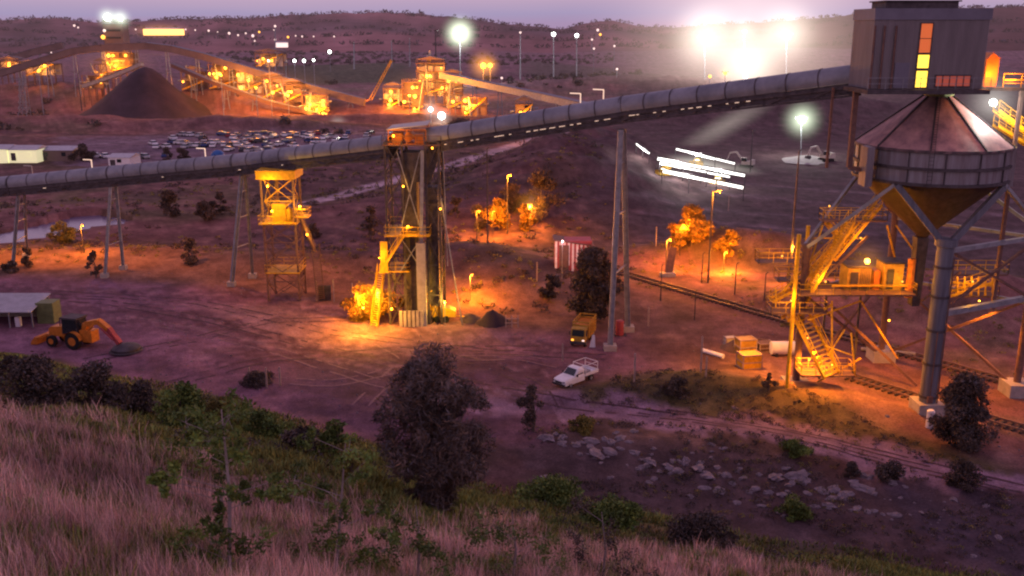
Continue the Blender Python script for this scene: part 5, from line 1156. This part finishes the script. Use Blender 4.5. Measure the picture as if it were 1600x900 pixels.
for row, (y0_, xa, xb) in enumerate(((214,240,600),(219,215,590),(225,205,560),(231,230,520),(238,300,480),(246,130,230))):
    x = xa+random.uniform(0, 10)
    while x < xb:
        x += random.choice((9.5,10.5,12,21,34,48)) if row not in (2,3) else random.choice((10,11,13,19,30))
        if 170 < x < 205 and row > 4: continue
        nm, pt = random.choices(paints, (5,3,2,2,1))[0]; loc = H(x+random.uniform(-2,2), y0_+(x-300)*-.012+random.uniform(-1.5,1.5)); rz = random.choice((PI/2, PI/2, .1, 2.2))+random.uniform(-.3,.3)
        lb = 'small %s car in the far car park, %s' % (nm, ('rearmost row','second row from the back','third row from the back','middle row','front row behind the left gallery','short row by the small white building')[row])
        g_ = 'cars in the far car park'
        if nm not in protos: protos[nm] = make_car(loc, rz, pt, lb, 1.05, g_)
        else: put(copy_tree(protos[nm]), loc, rz, 1.05, lb)
        cnt += 1
c = H(341,252); mb = MB(); mb.ball((c.x,c.y,c.z+1.6), 2.1, 8, .85); t = T('blue_tank', c, 'round blue tank at the front edge of the car park', 'tank'); mb.build('shell', mat('blue tank paint', (.02,.10,.32), .4), t, True); mb = MB(); mb.lathe(c, [(1.4,-.2),(1.4,.5)], 14); mb.build('base', conc, t)
# yard shed and container
Ys = H(40,512).y; g = gz(H(40,512).x, Ys)
a, b = at(-95,490,Ys), at(50,490,Ys); t = T('yard_shed', (b.x,Ys,g), 'open fronted yard shed with pale corrugated roof at the left edge of the yard', 'shed')
zr0 = at(0,487,Ys).z; x0, x1 = a.x, b.x
mb = MB(); mb.prism([(x0-.3,Ys-.5,zr0),(x0-.3,Ys+5.4,zr0+.95),(x0-.3,Ys+5.4,zr0+1.05),(x0-.3,Ys-.5,zr0+.10)], (x1-x0+.4,0,0))
for i in range(38): x = x0-.2+i*(x1-x0+.3)/38; mb.beam((x,Ys-.5,zr0+.12),(x,Ys+5.4,zr0+1.07),.06,.05)
mb.build('roof', roofm, t)
mb = MB(); mb.bb(x0,x1,Ys+4.9,Ys+5.0,g-.3,zr0+.8); mb.bb(x1-.08,x1,Ys+2,Ys+5,g-.3,zr0+.35); mb.build('back_wall', cream, t)
for i in range(5): x = x0+(x1-x0-.15)*i/4+.07; mb = MB(); mb.beam((x,Ys,g-.3),(x,Ys,zr0),.16); mb.build('post', steel, t)
mb = MB(); mb.bb(x1-2.5,x1-1.9,Ys+.2,Ys+.8,g,g+1.3); o = mb.build('gas_bottle', white); tag(o, 'white cabinet standing in the right opening of the yard shed', 'cabinet'); o.name = 'storage_cabinet'
c0_, c1_ = at(56,480,Ys+1.5), at(80,480,Ys+1.5); t = T('shipping_container', (c0_.x,Ys+1.5,g), 'mottled green container box right beside the yard shed', 'container')
zt2 = at(60,474,Ys+1.5).z; mb = MB(); mb.bb(c0_.x,c1_.x+.2,Ys+1.5,Ys+3.7,g-.2,zt2); mb.build('shell', greenm, t); mb = MB()
for i in range(12): x = c0_.x+(c1_.x+.2-c0_.x)*(i+.5)/12; mb.bb(x-.04,x+.04,Ys+1.44,Ys+1.5,g,zt2-.1)
mb.bb(c0_.x-.03,c1_.x+.23,Ys+1.42,Ys+1.5,zt2-.12,zt2+.03); mb.build('frame', greenm, t)
# crates, tank, pipes by the rail
def crate(px, py, s, h, m, label, rz=.2):
    c = H(px, py); t = T('storage_crate', c, label, 'crate', None, 0); mb = MB(); mb.box((c.x,c.y,c.z+h/2), (s,s*.8,h), rz); mb.build('box', m, t); mb = MB()
    R = Matrix.Rotation(rz, 3, 'Z')
    for i, j in ((-1,-1),(1,-1),(1,1),(-1,1)): p = Vector((c.x,c.y,c.z))+R @ Vector((i*s/2,j*s*.4,0)); mb.beam(p, p+Vector((0,0,h+.04)), .12)
    for z in (.1,h*.5,h): 
        for q0, q1 in (((-1,-1),(1,-1)),((1,-1),(1,1)),((-1,-1),(-1,1))): p = Vector((c.x,c.y,c.z+z)); mb.beam(p+R @ Vector((q0[0]*s/2,q0[1]*s*.4,0)), p+R @ Vector((q1[0]*s/2,q1[1]*s*.4,0)), .12)
    mb.build('frame', wood, t)
crate(1164,552,2.1,1.9,tanp,'tall orange lit crate, rear one of the pair by the rail line'); crate(1170,574,2.3,1.7,yel,'bright yellow lit crate in front of the taller one')
crate(1194,548,1.9,1.1,rust,'low rusty crate right of the tall orange lit crate'); crate(1140,540,1.3,1.1,cream,'small pale crate left of the tall orange lit crate')
c = H(1222,556); t = T('water_tank', c, 'white horizontal water tank at the foot of the loading stairs', 'tank'); mb = MB(); mb.tube(c+Vector((-1.4,0,1.0)), c+Vector((1.4,0,1.0)), .8, n=18); mb.build('shell', white, t, True); 
for x in (-.8,.8): mb = MB(); mb.bb(c.x+x-.15,c.x+x+.15,c.y-.6,c.y+.6,c.z-.1,c.z+.5); mb.build('saddle', steel_d, t)
def pipe(pa, pb, r, m, label): a, b = H(*pa), H(*pb); mb = MB(); mb.tube(a+Vector((0,0,r)), b+Vector((0,0,r)), r, n=12); mb.lathe((0,0,0),[(0,0),(0,0)],3) if False else None; return tag(mb.build('steel_pipe', m, None, True), label, 'pipe')
pipe((1097,551),(1130,561), .28, white, 'pale pipe lying left of the yellow lit crate'); pipe((1180,533),(1215,540), .25, rust, 'rusty pipe lying behind the low crate'); pipe((1345,548),(1430,556), .22, conc, 'pale pipe lying beside the rails under the bin')
q = at(1165,545,H(1165,560).y-3); light(None, q+Vector((0,0,4.5)), 5000, (1.,.33,.02), .3).name = 'yard_lamp_light'
c = H(1452,668); mb = MB(); mb.tube(c, c+Vector((0,0,1.7)), .38, n=14); mb.lathe(c+Vector((0,0,1.7)), [(.38,0),(.3,.12),(.01,.16)], 14); o = mb.build('marker_drum', white); tag(o, 'white drum standing in front of the big bin post', 'drum')
def stake(px, py, h, label, m=wood, w=.14, group=None): c = H(px,py); mb = MB(); mb.prism([c+Vector((-w/2,0,-.3)),c+Vector((w/2,0,-.3)),c+Vector((w/2,0,h-.06)),c+Vector((0,0,h)),c+Vector((-w/2,0,h-.06))], (0,w,0)); mb.beam(c+Vector((-w*.7,-.01,h*.75)), c+Vector((w*.7,-.01,h*.75)), w*.6); o = mb.build('marker_post', m); return tag(o, label, 'post', group)
for px, py, h, lb in ((390,597,1.7,'leftmost stub post among the scrub at the yard edge'),(417,607,2.4,'middle tallest stub post at the yard edge'),(438,603,2.2,'third stub post at the yard edge'),(991,599,3.4,'lone pale post right of the white utility'),(1095,583,4.2,'tall grey post left of the pale pipe'),(1103,590,2.4,'short post beside the tall grey post'),(879,565,2.2,'thin post behind the white utility'),(1013,510,2.6,'short post behind the tallest trestle'),(551,470,2.6,'post at the left of the bright bush'),(522,472,3.4,'taller rusty post left of the bright bush'),(495,470,3.0,'post left of the dark gate panel'),(1025,385,3.4,'short white post on the crest of the red bank'),(839,440,3.0,'thin post below the orange lit trees'),(1138,330,3.5,'pale post below the vehicle light trails')):
    stake(px, py, h, lb, w=.16)
c = H(508,470); mb = MB(); mb.bb(c.x-.9,c.x+.9,c.y,c.y+.1,c.z,c.z+2.3); 
for z in (.5,1.1,1.7): mb.bb(c.x-1,c.x+1,c.y-.06,c.y,c.z+z,c.z+z+.1)
tag(mb.build('gate_panel', steel_d), 'dark square gate panel between two posts left of the bright bush', 'gate')
# rails
def rails(pts, label, gauge=1.435, dz=.0):
    t = T('railway_track', pts[0], label, 'railway'); a, b = MB(), MB(); L = 0
    for p, q in zip(pts[:-1], pts[1:]):
        d = (q-p).normalized(); s = Vector((d.y,-d.x,0)); n = int((q-p).length/.75)
        for i in range(n): c = p.lerp(q, i/n); b.beam(c-s*1.2+Vector((0,0,.08)), c+s*1.2+Vector((0,0,.08)), .24, .16)
        for sg in (-1,1):
            o = MB(); o.beam(p+s*sg*gauge/2+Vector((0,0,.25)), q+s*sg*gauge/2+Vector((0,0,.25)), .14, .18); o.build('rail', railm, t)
    b.build('sleepers', sleeperm, t)
rails(RAILA, 'railway track running behind the bin post toward the stockyard'); rails(RAILB, 'short railway track leading off from under the loading stairs')

# ---------------- tyre tracks pressed into the yard (thin strips a little proud of the dirt)
rut = mat('damp tyre track soil', (.085,.042,.055), .9, 0, .6, 2.5, bump=.6)
rutl = mat('pale tyre track dust', (.20,.11,.135), .95, 0, .4, 2.5, bump=.4)
def ruts(pts, m, w=.34, sep=1.75, brk=.25):
    mb = MB(); dn = []
    for a, b in zip(pts[:-1], pts[1:]):
        k = max(1, int((b-a).length/1.1)); dn += [a.lerp(b, i/k) for i in range(k)]
    dn.append(pts[-1])
    for it in range(3): dn = [dn[0]]+[(dn[i-1]+dn[i]*2+dn[i+1])/4 for i in range(1, len(dn)-1)]+[dn[-1]]
    for sg in (-.5, .5):
        prev = None
        for i in range(len(dn)-1):
            d = (dn[i+1]-dn[i]).normalized(); s_ = Vector((d.y,-d.x,0)); c = dn[i]+s_*(sg*sep+.25*math.sin(i*.13)); ww = w*random.uniform(.6,1.2)
            l_, r_ = c-s_*ww/2, c+s_*ww/2; l_.z = gz(l_.x,l_.y)+.03; r_.z = gz(r_.x,r_.y)+.03
            if prev and random.random() > brk: mb.add([prev[0],prev[1],r_,l_], [(0,1,2,3)])
            prev = (l_, r_)
    return tag(mb.build('wheel_ruts', m), kind='structure')
for k, l in enumerate(([(-40,462),(160,470),(320,500),(560,556),(760,606),(880,636),(1050,652),(1250,688),(1450,735),(1600,768)],[(-20,480),(220,500),(420,545),(600,600),(760,625)],[(60,455),(300,470),(520,520),(760,548),(960,560)],[(250,600),(420,560),(640,545),(860,545)],[(340,585),(520,600),(700,560),(820,560),(960,590)],[(130,560),(260,540),(420,500),(560,500)],[(860,640),(830,600),(760,570),(600,540)],[(200,470),(380,480),(560,520),(640,560),(560,640)],[(1000,642),(1100,655),(1280,690),(1500,742),(1650,776)])): ruts([gp for gp in pxl(l)], rut if k % 3 != 1 else rutl)

# ================================================================== ROCKS
rocks = []
for k in range(5):
    mb = MB(); mb.ball((0,0,0), 1, 6)
    for v in mb.v:
        n_ = v.normalized(); q = 1+.5*(float(vnoise([n_.x*1.7+k*9], [n_.y*1.7+n_.z*2.3], k))-.5)*2
        v.x *= q*1.25; v.y *= q; v.z *= q*.72
        v.x = round(v.x*2.2)/2.2*.5+v.x*.5; v.z = round(v.z*2.5)/2.5*.5+v.z*.5
    rocks.append(mb)
rp = [(857,684,11),(878,690,8),(868,678,6),(900,694,9),(912,690,7),(935,703,17),(922,697,8),(955,690,8),(968,684,9),(962,675,6),(990,672,7),(984,690,6),(945,686,6),(930,715,5),(1000,730,8),(1018,722,9),(1030,735,6),(1045,727,10),(1060,735,12),(1072,720,9),(1090,730,11),(1105,740,13),(1095,722,7),(1135,742,9),(1145,755,7),(1125,765,10),(1100,762,8),(1160,745,7),(1180,762,10),(1200,768,8),(1212,742,12),(1228,730,8),(1245,742,17),(1252,750,12),(1235,755,8),(1222,772,8),(1260,770,7),(1283,765,10),(1300,778,9),(1318,774,13),(1296,790,9),(1275,790,7),(1352,762,12),(1335,752,7),(1363,770,7),(1398,804,8),(1340,792,8),(1355,800,6),(1250,800,7),(1225,806,6),(1190,790,6),(1150,785,7),(1080,775,6),(1020,748,5),(858,748,17),(845,752,9),(1147,636,5),(1290,672,5),(1385,650,4),(1540,790,6),(1490,780,6),(1440,800,5),(1560,840,6),(1520,868,5),(1410,745,5),(1130,700,5)]
random.seed(5)
for _ in range(60):
    u_ = random.random(); rp.append((850+u_*560+random.uniform(-20,20), 688+u_*98+random.gauss(0,19), random.choice((3,3,4,5,5,6,8,11))))
rm = {}
for k, (px, py, s) in enumerate(rp):
    p = H(px, py+s*.3); j = k % 5; r_ = s*.5*math.hypot(p.y, CAMZ)/F*1.65
    if j not in rm: o = rocks[j].build('boulder', rockm); rm[j] = o
    else: o = rm[j].copy(); col.objects.link(o)
    flat = .35 if (px, py) in ((858,748),(935,703)) else random.uniform(.6,.95)
    o.location = (p.x, p.y, p.z-r_*.06); o.rotation_euler = (random.uniform(-.3,.3), random.uniform(-.3,.3), random.uniform(0,6)); o.scale = (r_*random.uniform(1.,1.35), r_, r_*flat)
    where = 'below the white utility' if px < 1000 else 'in the middle of the rock spill' if px < 1170 else 'beside the large wedge boulder' if px < 1290 else 'at the right end of the rock spill' if px < 1380 else 'lying apart in the dark rough ground'
    big = 'large' if s >= 15 else 'mid sized' if s >= 9 else 'small'
    tag(o, '%s pale lilac boulder %s' % (big, where), 'boulder', 'pale boulders spilled along the track')

# ================================================================== TREES AND SHRUBS
def tree_px(px, pyb, pyt, wpx, label, m=leafd, group=None, cat='tree', name='bushy_tree', Y=None, **kw):
    b = H(px, pyb) if Y is None else at(px, pyb, Y); D = b.y*cp_+(CAMZ-b.z)*sp_; h = at(px, pyt, b.y).z-b.z; w_ = wpx/F*D
    return make_tree(name, b, h, w_, label, cat, group, m, **kw)
tree_px(680,800,545,205,'large dark feathery tree standing on the hillside edge', m=mat('feathery grey foliage', (.125,.10,.085), .8, 0, .5, .8, attr=True, bump=0), clumps=150, dens=760, lsize=.16, asp=7, pw=1.25, low=.0, tr=.2, name='feathery_tree', cr=(.035,.13), flat=1.)
tree_px(833,675,596,50,'small dark sapling tree left of the white utility', clumps=16, dens=700, lsize=.10, name='sapling_tree')
tree_px(925,500,388,88,'round dark tree beside the striped shed', clumps=46, dens=260, lsize=.20, low=.05)
tree_px(1500,700,585,95,'dark bushy tree right of the big bin post', clumps=46, dens=420, lsize=.14, low=.02)
tree_px(1200,612,583,24,'small dark bush on the green strip below the crates', clumps=10, dens=600, lsize=.12, name='small_bush', cat='bush')
tree_px(578,497,450,78,'bush glowing bright yellow under the transfer tower lamps', m=leaf_lit, clumps=30, dens=320, lsize=.17, low=.0, name='lit_bush', cat='bush')
tree_px(630,488,462,30,'small yellow lit bush close behind the stair foot', m=leaf_lit, clumps=10, dens=300, lsize=.16, low=.0, name='lit_bush', cat='bush')
tree_px(1080,384,325,66,'rounded tree lit bright yellow by the tall orange lamp pole', m=leaf_lit, clumps=30, dens=220, lsize=.24, low=.05, name='lit_tree')
tree_px(1140,400,360,40,'low orange lit bush right of the tall orange lamp pole', m=leaf_lit, clumps=16, dens=220, lsize=.24, low=.0, name='lit_bush', cat='bush')
tree_px(1055,392,350,34,'low orange lit bush left of the yellow lit tree', m=leaf_lit, clumps=12, dens=220, lsize=.24, low=.0, name='lit_bush', cat='bush')
tree_px(780,360,310,50,'orange lit tree, tallest of the lit group', m=leaf_lit, clumps=22, dens=200, lsize=.26, low=.05, name='lit_tree', group='orange lit trees')
tree_px(820,362,318,36,'orange lit tree with the lamp bulb behind its top', m=leaf_lit, clumps=16, dens=200, lsize=.26, low=.05, name='lit_tree', group='orange lit trees')
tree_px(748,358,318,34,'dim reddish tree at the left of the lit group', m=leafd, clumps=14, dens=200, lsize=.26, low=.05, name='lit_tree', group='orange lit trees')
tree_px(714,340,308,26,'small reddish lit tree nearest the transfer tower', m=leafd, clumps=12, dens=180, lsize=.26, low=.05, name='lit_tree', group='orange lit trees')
for px, b_, t_, w_, lb, m_, nm in ((101,380,343,48,'round bush with its right side glowing orange by the pond',leafy,'round_bush'),(150,434,392,24,'upright dark shrub left of the pond trestle',leafd,'upright_shrub'),(300,412,372,34,'brown shrub on the orange bank',leafd,'round_bush'),(266,338,298,38,'round dark shrub below the left gallery',leafd,'round_bush'),(322,345,315,40,'low spreading shrub right of the round dark one',leafd,'round_bush'),(345,335,300,26,'small dark shrub next to the wide trestle',leafd,'round_bush'),
        (580,375,322,30,'tall dark shrub left of the transfer tower',leafd,'upright_shrub'),(130,252,226,36,'dark tree in front of the grey shed',leafd,'bushy_tree'),(262,254,230,18,'small dark tree at the car park front, left one',leafd,'bushy_tree'),(288,256,228,26,'wider dark tree at the car park front',leafd,'bushy_tree'),(18,425,408,26,'low shrub at the base of the leftmost trestle',leafd,'round_bush'),(45,418,385,22,'bush just right of the leftmost trestle',leafd,'round_bush'),
        (490,372,350,28,'small shrub behind the lattice tower',leafd,'round_bush'),(725,215,190,60,'wide dark scrub tree behind the transfer tower',leafd,'bushy_tree'),(845,345,270,70,'dark tree on the slope right of the lit trees',leafd,'bushy_tree'),(860,470,430,40,'dark shrub left of the round dark tree',leafd,'round_bush'),(800,330,285,60,'dark tree behind the orange lit group',leafd,'bushy_tree')):
    tree_px(px,b_,t_,w_,lb, m=m_, clumps=16, dens=150, lsize=.24, low=.04, name=nm, cat='shrub' if 'tree' not in nm else 'tree')
# hillside shrubs
sh = [(285,672,600,95,'largest green shrub on the hillside below the tractor',leaf),(60,632,565,120,'broad dark shrub mass highest on the hillside',leafd),(150,640,572,110,'dark shrub right of the broad highest one',leafd),(222,650,598,70,'grey green shrub in the middle of the shrub band',leafd),(350,668,625,90,'olive shrub right of the largest green one',leafy),(410,690,645,80,'low green shrub at the yard edge of the hillside',leaf),(20,600,560,60,'shrub at the left end of the shrub band',leafd),(470,705,668,60,'low dark shrub left of the feathery tree',leafd),(530,720,655,60,'green shrub close left of the feathery tree',leaf),(550,755,690,70,'bright olive shrub below left of the feathery tree',leafy),(400,597,583,50,'low dark scrub around the yard edge posts',leafd),(860,790,750,120,'low green shrub right of the feathery tree foot',leaf),(960,822,785,110,'low green shrub on the lower hillside',leaf),(1100,850,815,120,'dark low shrub on the lower right hillside',leafd),(1240,808,780,60,'green shrub among the lower boulders',leaf),(1240,712,690,50,'green shrub above the wedge boulder',leaf),(910,672,655,50,'olive scrub at the left end of the boulders',leafy),(1060,618,590,50,'low scrub on the green strip',leafd),(1500,760,720,60,'dark scrub below the bushy tree at the bin post',leafd),(1390,750,722,50,'dark scrub above the last boulders',leafd),(1330,745,722,30,'small scrub between the last boulders',leafd)]
for px, b_, t_, w_, lb, m_ in sh: tree_px(px,b_,t_,w_,lb, m=m_, clumps=26, dens=480, lsize=.10, low=-.05, name='hillside_shrub', cat='shrub', flat=.6, trunk_h=.1)
# near saplings with sparse leaf clusters
def sapling(px, pyb, pyt, label, clusters, m=leaf, lean=0):
    b = H(px, pyb); t = T('young_sapling', b, label, 'sapling'); mb = MB(); Yc = b.y
    top = at(px+lean, pyt, Yc); mid = at(px+lean*.3+6, (pyb+pyt)/2, Yc)
    mb.tube(b-Vector((0,0,.4)), mid, .045, .032, 7); mb.tube(mid, top, .032, .012, 6)
    cs, rs = [], []
    for cx_, cy_, r_ in clusters:
        q = at(cx_, cy_, Yc+random.uniform(-.5,.5)); k = max(0, min(1, (pyb-cy_-25)/(pyb-pyt))); st = (b.lerp(mid, k*2) if k < .5 else mid.lerp(top, k*2-1)); mb.tube(st, q, .009, .004, 5)
        rr = r_/F*math.hypot(q.y, CAMZ-q.z)
        for _ in range(5): q2 = q+Vector([random.uniform(-rr,rr) for _ in range(3)]); cs.append(tuple(q2)); rs.append(rr*.55); mb.tube(q, q2, .005, .003, 4)
    mb.build('stem', barkp, t)
    V, Q, C = leaves([c for c in cs], rs, 1, .07, 1.6, .8, .2)
    Vs = []; 
    L = []
    for c, r_ in zip(cs, rs): L.append(leaves([c], [1.0], 60, .050, 2.4, .9, .1)); 
    VV, CC = [], []
    for (v, q, cc), c, r_ in zip(L, cs, rs):
        ctr = v.reshape(-1, 4, 3).mean(1, keepdims=True); off = v.reshape(-1, 4, 3)-ctr; ctr = (ctr-np.array(c))*r_*1.25+np.array(c); VV.append((ctr+off).reshape(-1, 3)); CC.append(cc)
    V = np.concatenate(VV); C = np.concatenate(CC); V = V-np.array(b); npmesh('leaves', V, np.arange(len(V)).reshape(-1, 4), m, C, t)
    return t
sapling(356,905,640,'tall pale stemmed sapling in the pink grass', [(355,650,26),(325,690,22),(300,700,26),(340,720,20),(380,700,18),(262,740,16),(245,748,10),(264,760,10),(345,780,16),(378,765,14),(330,850,26),(300,850,22),(392,860,26),(340,820,14),(370,640,20),(290,660,20),(318,880,20),(440,748,18),(420,770,12)], lean=-10)
sapling(520,912,690,'sapling with loose olive leaves in the lower middle grass', [(480,680,14),(545,700,22),(560,730,20),(500,760,14),(460,750,18),(440,770,14),(510,850,22),(540,840,20),(470,870,20),(560,870,24),(600,860,20),(530,800,14),(590,800,16)], lean=20, m=leaf)
sapling(650,915,790,'low leafy sapling below the feathery tree', [(620,800,18),(640,840,24),(670,860,18),(600,835,16),(690,900,22),(620,890,24),(560,905,22)], m=leaf)
sapling(800,915,800,'low leafy sapling right of the one below the feathery tree', [(770,820,22),(800,835,24),(830,860,24),(740,850,20),(780,880,26),(850,840,20),(860,890,24),(720,880,20)], m=leaf)
sapling(940,915,800,'thin sapling at the right side of the grass slope', [(905,790,14),(950,830,20),(980,870,22),(920,880,22),(900,850,16),(1000,900,20)], m=leafd)

# ================================================================== GRASS, SCRUB, FAR WOODS
def blades(name, X, Y, hts, wid, m, tone, lean=.35, label=None, hue=.25):
    n = len(X); Z = ground_z(X, Y)-.03; th = rng.random(n)*2*PI; R = np.hypot(X, Y)
    # blade faces roughly any direction; width vector horizontal
    wx, wy = np.cos(th)*wid/2, np.sin(th)*wid/2
    la = rng.random(n)*2*PI; l = lean*hts*rng.random(n)
    tx, ty = X+np.cos(la)*l, Y+np.sin(la)*l
    mx, my = X+np.cos(la)*l*.35, Y+np.sin(la)*l*.35
    V = np.zeros((n, 6, 3))
    V[:,0] = np.stack([X-wx, Y-wy, Z], 1); V[:,1] = np.stack([X+wx, Y+wy, Z], 1)
    V[:,2] = np.stack([mx+wx*.8, my+wy*.8, Z+hts*.55], 1); V[:,3] = np.stack([mx-wx*.8, my-wy*.8, Z+hts*.55], 1)
    V[:,4] = np.stack([tx+wx*.15, ty+wy*.15, Z+hts], 1); V[:,5] = np.stack([tx-wx*.15, ty-wy*.15, Z+hts], 1)
    b = np.arange(n)[:, None]*6; Q = np.concatenate([b+[0,1,2,3], b+[3,2,4,5]], 1).reshape(-1, 4)
    h = rng.random((n, 1)); c = tone[:, None]*np.concatenate([1+hue*(h-.5), np.ones((n,1)), 1-hue*(h-.5)], 1)
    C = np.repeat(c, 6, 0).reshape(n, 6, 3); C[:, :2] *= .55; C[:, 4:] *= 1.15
    o = npmesh(name, V.reshape(-1, 3), Q, m, C.reshape(-1, 3)); tag(o, label, 'grass', kind='stuff'); return o
gl = [(-200,600),(0,646),(150,674),(240,708),(400,742),(560,785),(680,850),(760,905),(900,950),(1100,980),(1500,1000)]
ga, gr = [], []
for x, y in gl: p = H(x, y) if y < 900 else P(x, y, 12); ga.append(math.atan2(p.x, p.y)); gr.append(math.hypot(p.x, p.y))
n = 520000; A = np.radians(rng.uniform(-33, 33, n)); R = np.exp(rng.uniform(math.log(11.5), math.log(112), n))
X, Y = R*np.sin(A), R*np.cos(A); re = np.interp(A, ea, er); rg = np.interp(A, ga, gr)
n1 = fbm(X, Y, .16, 4, 77); n2 = fbm(X, Y, .7, 3, 78); n3 = fbm(X, Y, 1.6, 2, 79)
q = (rg-R)/rg*6 + (n1-.5)*5; keep = (rng.random(n) < np.clip(q+.5, 0, 1)*np.clip((n2-.30)*5, .08, 1)*np.clip((n3-.25)*4, .2, 1)) & (R < re*1.0)
x, y, r_ = X[keep], Y[keep], R[keep]
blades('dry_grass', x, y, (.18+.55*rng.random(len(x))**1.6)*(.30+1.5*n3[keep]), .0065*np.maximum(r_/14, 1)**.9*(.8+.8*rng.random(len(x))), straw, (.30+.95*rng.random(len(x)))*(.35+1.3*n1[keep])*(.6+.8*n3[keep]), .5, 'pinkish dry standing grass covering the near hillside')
k2 = (~keep) & (R < re*1.02) & (rng.random(n) < np.clip((n1-.25)*4, .2, .95)*np.clip(.9-.0*R, 0, 1))
x, y, r_ = X[k2], Y[k2], R[k2]
mgreen = mat('olive ground cover', (.27,.28,.07), .85, 0, .5, .5, attr=True, bump=0)
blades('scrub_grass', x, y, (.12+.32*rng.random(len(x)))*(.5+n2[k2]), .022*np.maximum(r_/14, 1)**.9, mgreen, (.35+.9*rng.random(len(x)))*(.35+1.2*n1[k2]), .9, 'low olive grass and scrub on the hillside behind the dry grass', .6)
# leafy low scrub clumps along the crest band and the rough ground by the boulders
def scrub(name, polys, n, r0, r1, m, label, dens=60, ls=.12, thr=.45, flat=.6):
    cs, rs = [], []
    allp = [p for q in polys for p in q]; xa, xb = min(p.x for p in allp), max(p.x for p in allp); ya, yb = min(p.y for p in allp), max(p.y for p in allp)
    X = rng.uniform(xa, xb, n*6); Y = rng.uniform(ya, yb, n*6); ok = np.zeros(len(X), bool)
    for q in polys: ok |= inpoly(X, Y, q)
    ok &= fbm(X, Y, .12 if r1 < 2 else .02, 3, 91) > thr
    X, Y = X[ok][:n], Y[ok][:n]; Z = ground_z(X, Y)
    for x, y, z in zip(X, Y, Z):
        r_ = random.uniform(r0, r1); 
        for _ in range(2): cs.append((x+random.uniform(-r_, r_)*.6, y+random.uniform(-r_, r_)*.6, z+r_*.25)); rs.append(r_*random.uniform(.6, 1))
    V, Q, C = leaves(cs, rs, dens, ls, flat=flat); o = npmesh(name, V, Q, m, C); return tag(o, label, 'scrub', kind='stuff')
band = [[H(x, y) for x, y in [(-60,640),(-60,552),(0,555),(200,604),(440,664),(600,712),(760,772),(1000,812),(1200,858),(1400,880),(1300,905),(1100,878),(900,850),(700,800),(560,745),(400,706),(240,690),(120,660)]]]
slope = [[H(x, y) for x, y in [(560,790),(640,800),(760,775),(1000,815),(1200,858),(1500,895)]]+[P(x, y, z_) for x, y, z_ in [(1500,940,10),(1200,960,16),(900,930,20),(700,900,21),(560,850,20)]]]
scrub('slope_scrub', slope, 300, .2, .55, leaf, 'dark green low shrubs over the lower right hillside', 190, .06, .46)
scrub('hillside_scrub', band, 620, .25, .75, leafd, 'patchy low dark scrub along the hillside crest', 110, .085, .42)
scrub('green_scrub', band, 700, .2, .6, leafy, 'patchy olive green scrub along the hillside crest', 120, .075, .50)
rough = [pxl([(800,665),(1000,660),(1300,700),(1600,775),(1650,900),(1400,860),(1150,800),(900,790)]), pxl([(900,605),(1060,585),(1300,640),(1470,705),(1600,750),(1450,725),(1200,668),(900,632)])]
scrub('rough_scrub', rough, 800, .18, .55, leafd, 'small dark scrub clumps among the boulders and along the track', 130, .08, .44)
scrub('rough_green', rough, 260, .15, .45, leafy, 'small olive tufts among the boulders and along the track', 130, .07, .5).name = 'olive_tufts_grass'
plain = [pxl([(-100,412),(-100,300),(100,270),(560,250),(900,225),(960,330),(1000,400),(960,480),(820,500),(700,470),(560,425),(300,400)])]
scrub('plain_scrub', plain, 900, .35, 1.3, leafd, 'scattered low scrub on the plain under the left gallery', 34, .20, .47)
scrub('plain_tufts', plain, 900, .25, .8, leafy, 'scattered dry tufts on the plain under the left gallery', 40, .17, .46).name = 'dry_tufts_grass'
bank = [pxl([(960,420),(1080,372),(1320,400),(1500,440),(1650,520),(1650,640),(1400,560),(1200,510),(1000,450)]), pxl([(-60,418),(-60,392),(300,385),(600,425),(860,440),(880,480),(560,440),(300,410)])]
scrub('bank_scrub', bank, 500, .25, .7, leafy, 'low tufts on the orange lit banks', 60, .12, .42)
farp = [pxl([(-150,200),(-150,150),(60,160),(140,185),(330,190),(560,200),(560,212),(300,207),(0,212)]), pxl([(400,130),(640,128),(1000,110),(1000,128),(900,150),(640,140)]), pxl([(-100,95),(-100,70),(140,62),(140,82)]), pxl([(300,110),(300,85),(560,80),(960,85),(960,100),(600,100)])]
farp += [pxl([(-160,172),(-160,140),(40,146),(140,160),(140,186),(60,184)])]*1
scrub('far_scrub', farp, 1900, 1.6, 4.2, leafd, 'dark belts of far scrub around the plants', 6.5, .9, .36, .7).name = 'far_treeline'
# loose stones and litter on the yard
cs = []; n = 1500
X = rng.uniform(-90, 50, n*5); Y = rng.uniform(62, 150, n*5); ok = (fbm(X, Y, .08, 3, 5) > .5) & (np.hypot(X, Y) > np.interp(np.arctan2(X, Y), ea, er)*1.02)
X, Y = X[ok][:n], Y[ok][:n]; Z = ground_z(X, Y); s_ = .05+.13*rng.random(len(X))**3
base = np.array([[1,0,0],[0,1,0],[-1,0,0],[0,-1,0],[0,0,.8],[0,0,-.5]]); V = (base[None]*s_[:,None,None]*(.7+.6*rng.random((len(X),6,1)))+np.stack([X,Y,Z],1)[:,None]).reshape(-1,3)
tri = np.array([[0,1,4],[1,2,4],[2,3,4],[3,0,4],[1,0,5],[2,1,5],[3,2,5],[0,3,5]]); Q = (tri[None]+(np.arange(len(X))*6)[:,None,None]).reshape(-1,3)
tag(npmesh('loose_gravel', V, Q, rockm, None, None, True), 'loose stones scattered over the yard', 'gravel', kind='stuff')
